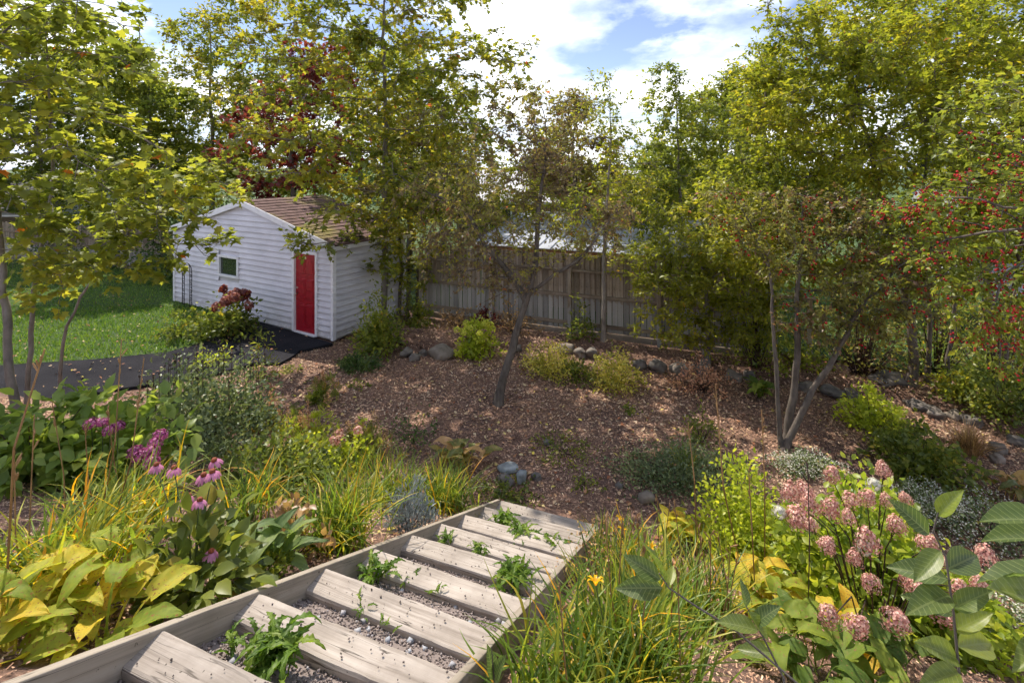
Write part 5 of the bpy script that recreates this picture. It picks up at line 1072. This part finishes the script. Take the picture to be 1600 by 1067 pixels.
# magenta hydrangea far left
for lb, px, py, r_, h_ in (('broad-leaved hydrangea with magenta flower heads at left', 165, 748, .8, .72), ('broad-leaved hydrangea without flowers at the left edge', 50, 750, .7, .6)):
    e = shrub('hydrangea', lb, gp(px, py), r_, h_, 'ovate', L['hyd'], 900, .15, group='left hydrangeas', droop=.3, flat=1.5)
    if px > 100:
        MH = [head_mesh(L['magenta'], 170, .06, .05, .017) for _ in range(3)]
        for (x_, y_, Z_) in ((185, 666, 4.5), (160, 660, 4.6), (143, 662, 4.7), (172, 672, 4.4), (250, 680, 4.5), (243, 692, 4.4), (237, 706, 4.3), (222, 712, 4.3), (238, 722, 4.2), (212, 706, 4.4)):
            q = W(x_, y_, Z_); o = link('flower_head', random.choice(MH), e, q - e.location); s_ = random.uniform(.85, 1.15); o.scale = (s_, s_, s_)
            m_ = MB(); m_.tube([q - e.location, Vector((q.x - e.location.x, q.y - e.location.y, 0)) * .8 + Vector((0, 0, .1))], [.004, .006], 5); m_.obj('stem', M['stem_green'], e)
# yellow daylily + hosta, lower left
grass_clump('daylily', 'large yellowing daylily clump at the lower left edge', gp(85, 935), 300, .6, .02, L['daylily_y'], .16, 1.15, stalks=2, stalk_h=.95, group='daylilies of the left bed')
grass_clump('daylily', 'yellow and green daylily leaves behind the lower left hosta', gp(185, 850), 260, .6, .016, L['daylily_y'], .16, 1.1, stalks=3, stalk_h=1.0, group='daylilies of the left bed')
rosette('hosta', 'big hosta with yellow-green scorched leaves at lower left', gp(95, 985), HL['y'], 34, .24, rise=(-.15, .35), spread=.10)
rosette('hosta', 'hosta with broad leaves drooping over the left stringer', gp(165, 1010), HL['y'], 14, .22, rise=(-.25, .15))
rosette('hosta', 'yellow hosta at the very left edge', gp(8, 1000), HL['y'], 12, .22)
# coneflowers
cf = empty('coneflower', gp(300, 945)); tag(cf, 'purple coneflower clump with drooping mauve petals and rusty centres', 'coneflower')
n = 420; P, d = dome(n, 1, 1, .5); P = P * np.array([.36, .34, .5]); f = norm(P) + rand_unit(n) * .5 + np.array([0, 0, -.4]); V, Fc, tn = scatter('ovate', P, f, np.array([0, 0, 1.]) + rand_unit(n) * .6, .115 * rng.uniform(.6, 1.2, n)); obj('foliage', V, Fc, L['green'], cf, False, tn)
def cone_petals():
    V, Fc, tn = [], [], []
    for k in range(14):
        a = k * 2 * math.pi / 14 + random.gauss(0, .06); ca, sa = math.cos(a), math.sin(a); b_ = len(V); dr = random.uniform(.7, 1.2)
        for r_, z_, w_ in ((.012, 0, .004), (.026, -.004, .0085), (.038, -.018 * dr, .009), (.046, -.036 * dr, .004)):
            for s_ in (-1, 1): V.append((ca * r_ - sa * w_ * s_, sa * r_ + ca * w_ * s_, z_)); tn.append(random.random())
        Fc += [(b_ + 2 * i, b_ + 2 * i + 1, b_ + 2 * i + 3, b_ + 2 * i + 2) for i in range(3)]
    return mesh('flower', V, Fc, L['petal'], smooth=True, tint=tn)
CP = [cone_petals() for _ in range(3)]; V, Fc = icosphere(2); V = V * np.array([.019, .019, .016]); CC = mesh('cone', V, Fc, L['cone'], smooth=False)
for (x_, y_, Z_) in ((244, 727, 3.2), (272, 732, 3.2), (335, 720, 3.25), (332, 738, 3.1), (318, 743, 3.15), (294, 776, 2.95), (312, 782, 2.9), (330, 862, 2.85)):
    q = W(x_, y_, Z_) - cf.location; o = link('flower', random.choice(CP), cf, q); o.rotation_euler = (random.gauss(0, .2), random.gauss(0, .2), random.random() * 6); o.scale = (random.uniform(.8, 1.0),) * 3
    link('cone', CC, o, (0, 0, .008)); m_ = MB(); m_.tube([q, q * .6 + Vector((0, 0, q.z * .1)), Vector((q.x * .25, q.y * .25, 0))], [.003, .004, .005], 5); m_.obj('flower_stem', M['stem_green'], cf)
rosette('comfrey', 'broad blue-green lance-leaved rosette beside the steps', gp(430, 895), HL['lance'], 20, .30, cat='perennial', rise=(0, .6))
rosette('comfrey', 'smaller lance-leaved rosette below the coneflowers', gp(345, 905), HL['lance'], 14, .24, cat='perennial', rise=(0, .6))
shrub('green_perennial', 'low bright weeds along the left stringer', gp(400, 915), .28, .14, 'ovate', L['bright'], 500, .045, cat='weeds')
shrub('dead_perennial', 'dead brown leafy stalks beside the daylily clump', gp(455, 868), .25, .42, 'ovate', L['plume_brown'], 200, .075, cat='perennial', n_stem=14)
grass_clump('daylily', 'green daylily clump halfway down left of the steps', gp(525, 852), 330, .66, .017, L['daylily'], .13, 1.05, group='daylilies of the left bed')
grass_clump('daylily', 'green daylily clump nearest the foot of the steps at left', gp(690, 796), 330, .62, .016, L['daylily'], .16, 1.1, group='daylilies of the left bed')
grass_clump('daylily', 'daylily clump behind the silver plant', gp(610, 790), 220, .6, .016, L['daylily'], .16, 1.0, stalks=3, stalk_h=.8, group='daylilies of the left bed')
grass_clump('daylily', 'thin daylily leaves behind the coneflowers', gp(385, 810), 150, .62, .015, L['daylily'], .13, 1.2, group='daylilies of the left bed')
shrub('lavender', 'silvery blue lavender mound touching the left stringer', gp(638, 830), .25, .40, 'narrow', L['silver'], 1600, .05, cat='lavender', flat=.1, droop=-.7)
rosette('hosta', 'fading hosta with scorched leaves at the edge of the mulch', gp(715, 735), HL['fade'], 34, .30, rise=(0, .6), spread=.12)
shrub('seed_head_plant', 'upright dark seed stalks in the mulch above the fading hosta', gp(645, 690), .5, .5, 'tri2', L['dark'], 300, .05, n_stem=16, cat='perennial')
shrub('ground_cover', 'flat green weeds around the rocks at the foot of the steps', gp(790, 775), .42, .10, 'ovate', L['green'], 900, .045, cat='ground cover')
shrub('ground_cover', 'patch of low grassy weeds in the middle of the mulch', gp(880, 706), .55, .10, 'narrow', L['bright'], 500, .07, cat='ground cover')
for i, (px, py, lb) in enumerate([(985, 645, 'tiny weed patch in the mulch below the right variegated shrub'), (455, 580, 'tiny weed on the mulch before the shed corner'), (560, 605, 'tiny green weed left of the leaning tree on the mulch'), (915, 760, 'tiny seedling tuft near the foot of the steps')]):
    shrub('weed', lb, gp(px, py), .22, .12, 'ovate', L['bright'], 130, .05, cat='weed', group='small weeds in the mulch', n_stem=4)
# ---- right slope
shrub('thyme_mound', 'low dark green mat of thyme right of the mulch path', gp(1065, 745), .95, .26, 'tri2', L['greygreen'], 6000, .04, cat='ground cover', ry=.6)
grass_clump('daylily', 'thin bright grass tuft rising from the thyme mat', gp(1070, 735), 90, .5, .010, L['daylily'], .08, .8, cat='grass')
shrub('leafy_shrub', 'small green shrub at the far edge of the thyme mat', gp(1095, 690), .3, .45, 'ovate', L['green'], 400, .06)
rosette('hosta', 'yellow-green hosta with heart-shaped leaves above the daylilies', gp(1065, 850), HL['y'], 34, .22, rise=(0, .5), spread=.12)
shrub('lime_shrub', 'upright lime-leaved shrub left of the pink hydrangea', gp(1165, 880), .5, .95, 'ovate', L['lime'], 4200, .055, n_stem=26)
for lb, px, py, nn, ln_, stk, fl_ in (('big daylily clump with orange-tipped leaves right of the steps', 985, 1085, 460, .66, 6, 1), ('daylily clump at the bottom edge beside the right stringer', 880, 1110, 200, .5, 1, 0),
      ('daylily clump with an orange bloom above the big clump', 1000, 930, 260, .52, 4, 2), ('daylily clump in front of the heart-leaved hosta', 1090, 975, 240, .58, 7, 0), ('daylily clump along the lower end of the right stringer', 965, 880, 150, .40, 3, 1)):
    grass_clump('daylily', lb, gp(px, py), nn, ln_, .017, L['daylily'], .15, .95, group='daylilies right of the steps', stalks=stk, stalk_h=ln_ * 1.25, flowers=fl_)
shrub('dead_perennial', 'brown dried seed stems beside the right stringer', gp(930, 920), .25, .55, 'tri2', L['plume_brown'], 500, .03, cat='perennial', n_stem=22)
rosette('hosta', 'hosta with orange yellowing leaves in the right foreground', gp(1190, 960), HL['y'], 34, .27, rise=(0, .5), spread=.12)
rosette('hosta', 'hosta with long green leaves at the bottom right', gp(1265, 1060), HL['g'], 30, .25, rise=(-.1, .4), spread=.10)
rosette('hosta', 'yellow-green hosta tucked under the pink hydrangea', gp(1330, 1020), HL['y'], 22, .24, rise=(0, .5), spread=.1)
shrub('low_shrub', 'leafy yellow-green undergrowth behind the upright sapling', gp(1470, 1010), .6, .5, 'ovate', L['lime2'], 1800, .075)
rosette('hosta', 'dark green large-leaved hosta in the bottom right corner', gp(1390, 1075), HL['g'], 20, .27, rise=(-.1, .4), spread=.10)
e = shrub('hydrangea', 'panicle hydrangea with many dusty pink flower heads in the right foreground', gp(1365, 965), .80, .95, 'ovate', L['lime2'], 5600, .085, n_stem=30)
PH = [head_mesh(L['pink_head'], 420, .066, .08, .0135, .35) for _ in range(5)]; PW = head_mesh(L['white_fl'], 120, .045, .04, .02, .3)
hb = e.location
for (x_, y_, Z_) in ((1300, 742, 3.9), (1380, 735, 4.1), (1355, 778, 3.6), (1330, 782, 3.7), (1385, 782, 3.8), (1297, 795, 3.7), (1325, 808, 3.5), (1258, 768, 3.8), (1235, 770, 3.9), (1250, 812, 3.6), (1268, 820, 3.5), (1240, 805, 3.7), (1292, 852, 3.2), (1355, 846, 3.4), (1335, 872, 3.4), (1360, 910, 3.0), (1422, 905, 3.2), (1500, 922, 3.1), (1480, 880, 3.4),
                     (1295, 962, 2.9), (1338, 978, 2.8), (1400, 970, 2.9), (1415, 780, 3.9), (1450, 850, 3.7), (1265, 790, 3.7), (1400, 820, 3.6), (1530, 915, 3.2), (1470, 955, 3.0), (1540, 870, 3.4), (1440, 925, 3.0)):
    q = W(x_, y_, Z_) - hb; o = link('flower_head', random.choice(PH), e, q); s_ = random.uniform(.65, 1.12); o.scale = (s_, s_, s_ * random.uniform(.85, 1.15)); o.rotation_euler = (random.gauss(0, .3), random.gauss(0, .3), 0)
    m_ = MB(); m_.tube([q - Vector((0, 0, .03)), q * .6 + Vector((0, 0, q.z * .1)), Vector((q.x * .2, q.y * .2, 0))], [.003, .005, .007], 5); m_.obj('flower_stem', M['stem_dark'], e)
for (x_, y_, Z_) in ((1365, 756, 3.8), (1350, 855, 3.4), (1218, 800, 3.7)): link('flower_head', PW, e, W(x_, y_, Z_) - hb)
def white_patch(label, px, py, r_, ry, h_, n):
    e = shrub('alyssum', label, gp(px, py), r_, h_, 'tri2', L['greygreen'], n, .045, cat='ground cover', ry=ry, n_stem=10)
    P, d = dome(n, 1, 1, .15); P = P * np.array([r_, ry, h_]) + np.array([0, 0, .04]); V, Fc, tn = scatter('floret', P, rand_unit(n), np.array([0, 0, 1.]) + rand_unit(n) * .5, .016 * rng.uniform(.7, 1.3, n)); o_ = obj('flowers', V, Fc, L['white_fl'], e, False, tn); o_['kind'] = 'stuff'
white_patch('white-flowered low ground cover behind the pink hydrangea', 1260, 735, .5, .35, .18, 1200)
white_patch('white-flowered ground cover spreading along the right edge', 1545, 840, .9, .6, .3, 1500)
white_patch('white-flowered ground cover before the dark green clump', 1440, 800, .6, .4, .25, 1400)
white_patch('pale flowering mat in the lower right corner', 1570, 990, .6, .5, .3, 1500)
# ---- weeds in the steps
def on_gravel(px, py):
    Z = np.linspace(1.5, 8, 4000); s_ = 0
    for z_ in Z:
        q = W(px, py, z_); s_ = ((q.xy - A_L.xy).dot(stepv.xy)) / stepv.xy.length_squared
        if q.z <= A_L.z + stepv.z * (s_ + TD / stepv.xy.length) - .045: return q
    return q
for px, py, n_, sz_, lb in ((430, 1045, 64, .155, 'largest leafy dandelion weed between the two nearest treads'), (375, 1020, 9, .11, 'small pale weed left of the largest dandelion'), (590, 908, 26, .14, 'dandelion weed at the left end of the fourth tread gap'), (800, 915, 40, .16, 'bushy dandelion weed at the right end of the tread gaps'),
      (785, 832, 26, .19, 'broad-leaved dandelion in the upper middle of the steps'), (820, 848, 30, .19, 'broad-leaved dandelion right of the upper middle one'), (865, 862, 20, .13, 'small weed by the right stringer near the far end'), (700, 850, 24, .10, 'creeping weed below the fifth tread'), (560, 965, 9, .06, 'tiny weed in the gravel before the third tread'), (600, 985, 7, .06, 'tiny weed in the middle of the third gravel gap'),
      (635, 915, 9, .07, 'small weed right of the left dandelion'), (745, 872, 24, .10, 'low weeds along the middle of a tread gap'), (775, 790, 10, .09, 'weed at the top left end of the last tread'), (680, 935, 7, .06, 'tiny yellow-green weed in the fourth gravel gap')):
    rosette('dandelion', lb, on_gravel(px, py), DL, n_, sz_, cat='weed', group='weeds growing in the steps', rise=(.1, .9), spread=.02 + sz_ * .12)
# ---- tall dry stalks
def stalk(label, pts, r_=.004, mat='stem_dry', heads=3):
    P = [Vector(p) for p in pts]; e = empty('dry_stalk', P[0]); tag(e, label, 'stalk', 'dry flower stalks'); m_ = MB(); m_.tube([p - P[0] for p in P], [r_, r_ * .85, r_ * .6][:len(P)] if len(P) == 3 else r_, 6); m_.obj('stem', M[mat], e)
    for i in range(heads):
        q = P[-2].lerp(P[-1], random.uniform(.5, 1)) - P[0]; d = Vector((random.gauss(0, .007), random.gauss(0, .007), .022)); m_ = MB(); m_.tube([q, q + d, q + d * 1.8], [.0015, .005, .003], 5); m_.obj('seed_pod', M[mat], e)
def stk(label, b_, m1, tp, Z, r_=.0045, **k): g_ = G(*b_); stalk(label, [g_, W(m1[0], m1[1], Z), W(tp[0], tp[1], Z + .05)], r_, **k)
stk('orange dry stalk leaning at the far left edge', (8, 960), (22, 700), (70, 545), 2.2, .0055)
stk('tall tan dry stalk left of the magenta flowers', (150, 850), (180, 690), (190, 530), 3.0)
stk('tall tan dry stalk right beside the magenta flowers', (165, 860), (205, 720), (225, 560), 3.0)
stk('tall orange-brown stalk above the right daylilies', (1160, 900), (1130, 760), (1118, 600), 3.1, .005)
stk('tall brown stalk rising past the lime shrub', (1195, 900), (1195, 760), (1190, 640), 3.2)
stk('thin brown stalk left of the orange-brown one', (1090, 900), (1085, 750), (1075, 660), 3.1)
stk('thin dark stalk in front of the pink hydrangea', (1262, 980), (1265, 850), (1262, 730), 2.7, .004, mat='stem_dark')
stk('short brown stalk before the lime shrub', (1180, 930), (1175, 830), (1170, 740), 3.0)
# ---- saplings close to the camera
def near_leaf():
    V, Fc = [], []; nu, nv = 11, 5
    for i in range(nu):
        t_ = i / (nu - 1); hw = .215 * (math.sin(math.pi * t_ ** .8) ** .9) if 0 < t_ < 1 else .004
        for j in range(nv): s_ = j / (nv - 1) * 2 - 1; V.append((hw * s_, t_, .55 * hw * abs(s_) - .16 * t_ * t_ + .012 * math.sin(t_ * 18 + s_ * 3) * abs(s_)))
    for i in range(nu - 1):
        for j in range(nv - 1): q = i * nv + j; Fc.append((q, q + 1, q + nv + 1, q + nv))
    return mesh('leaf', V, Fc, L['sapling'], smooth=True)
NL = near_leaf()
def sapling(label, stem, leaves, r_=.004):
    P = [Vector(p) for p in stem]; e = empty('sapling', P[0]); tag(e, label, 'sapling', 'apple saplings near the viewer'); m_ = MB(); k = len(P); m_.tube([p - P[0] for p in P], [r_ * (1 - .6 * i / (k - 1)) for i in range(k)], 7); m_.obj('stem', M['bark_dark'], e)
    for (bx_, by_, tx, ty, Z, tilt, roll) in leaves:
        b_ = W(bx_, by_, Z); tp = W(tx, ty, Z + tilt); f = (tp - b_); ln_ = f.length; f.normalize(); up = Vector((0, -.35, 1)); n_ = (up - f * up.dot(f)).normalized(); n_.rotate(Matrix.Rotation(roll, 3, f)); sd_ = f.cross(n_)
        o_ = link('leaf', NL, e); o_.matrix_local = Matrix.Translation(b_ - P[0]) @ Matrix(((sd_.x, f.x, n_.x, 0), (sd_.y, f.y, n_.y, 0), (sd_.z, f.z, n_.z, 0), (0, 0, 0, 1))) @ Matrix.Scale(ln_, 4)
g1 = Vector((1.16, 1.28, gzf(1.16, 1.28)))
sapling('leafy apple sapling standing upright at the lower right close to the viewer', [g1, W(1500, 1067, 1.3), W(1490, 960, 1.3), W(1478, 870, 1.3), W(1458, 830, 1.3), W(1466, 800, 1.3)],
  [(1466, 806, 1500, 765, 1.3, -.03, .2), (1452, 835, 1395, 780, 1.3, .02, -.6), (1470, 860, 1428, 905, 1.25, -.03, 0), (1478, 890, 1535, 862, 1.3, .05, .3), (1482, 905, 1385, 880, 1.3, .06, -.3), (1490, 950, 1550, 920, 1.3, -.04, .4),
   (1492, 985, 1548, 955, 1.3, -.03, .2), (1490, 960, 1410, 925, 1.3, .04, -.2), (1497, 1030, 1440, 1000, 1.3, -.02, -.3), (1500, 1050, 1440, 1068, 1.3, -.03, -.2), (1497, 1010, 1560, 1000, 1.3, .05, .3), (1484, 930, 1420, 950, 1.3, -.05, 0)])
g2 = Vector((1.32, 1.2, gzf(1.32, 1.2)))
sapling('sapling with broad leaves cut off by the right picture edge', [g2, W(1680, 1100, 1.22), W(1660, 950, 1.22), W(1640, 830, 1.22)],
  [(1640, 815, 1535, 800, 1.22, .0, .2), (1650, 845, 1535, 830, 1.22, .02, .3), (1655, 900, 1522, 890, 1.22, .04, .6), (1660, 960, 1560, 905, 1.22, -.03, 0), (1655, 880, 1585, 875, 1.22, .06, -.3), (1662, 1000, 1578, 1040, 1.22, 0, .2)])
g3 = Vector((.80, 1.25, gzf(.80, 1.25)))
sapling('thin slanting sapling twig with few leaves over the right daylilies', [g3, W(1255, 1075, 1.35), W(1150, 985, 1.42), W(1085, 945, 1.45), W(1045, 918, 1.47), W(1030, 895, 1.47)],
  [(1040, 910, 1012, 842, 1.47, .02, 1.0), (1035, 918, 962, 918, 1.47, .0, -.5), (1032, 905, 975, 866, 1.47, .03, -.5), (1045, 915, 1052, 880, 1.47, .05, 0)])
sapling('short sapling twig with grey-green leaves over the orange hosta', [Vector((.72, 1.3, gzf(.72, 1.3))), W(1225, 1060, 1.38), W(1195, 1000, 1.4), W(1165, 945, 1.42)], [(1166, 948, 1160, 905, 1.42, .02, .3), (1180, 975, 1215, 945, 1.4, -.03, .2), (1185, 985, 1120, 965, 1.4, .02, 0), (1205, 1020, 1150, 1010, 1.4, .03, -.2), (1170, 955, 1205, 1000, 1.4, -.03, 0)])
sapling('single grey-green sapling shoot standing beside the right stringer', [Vector((-.05, 1.9, gzf(-.05, 1.9))), W(772, 1060, 1.9), W(768, 1010, 1.9)], [(770, 1062, 765, 1010, 1.9, .01, .4), (772, 1066, 785, 1025, 1.9, -.02, 0)])
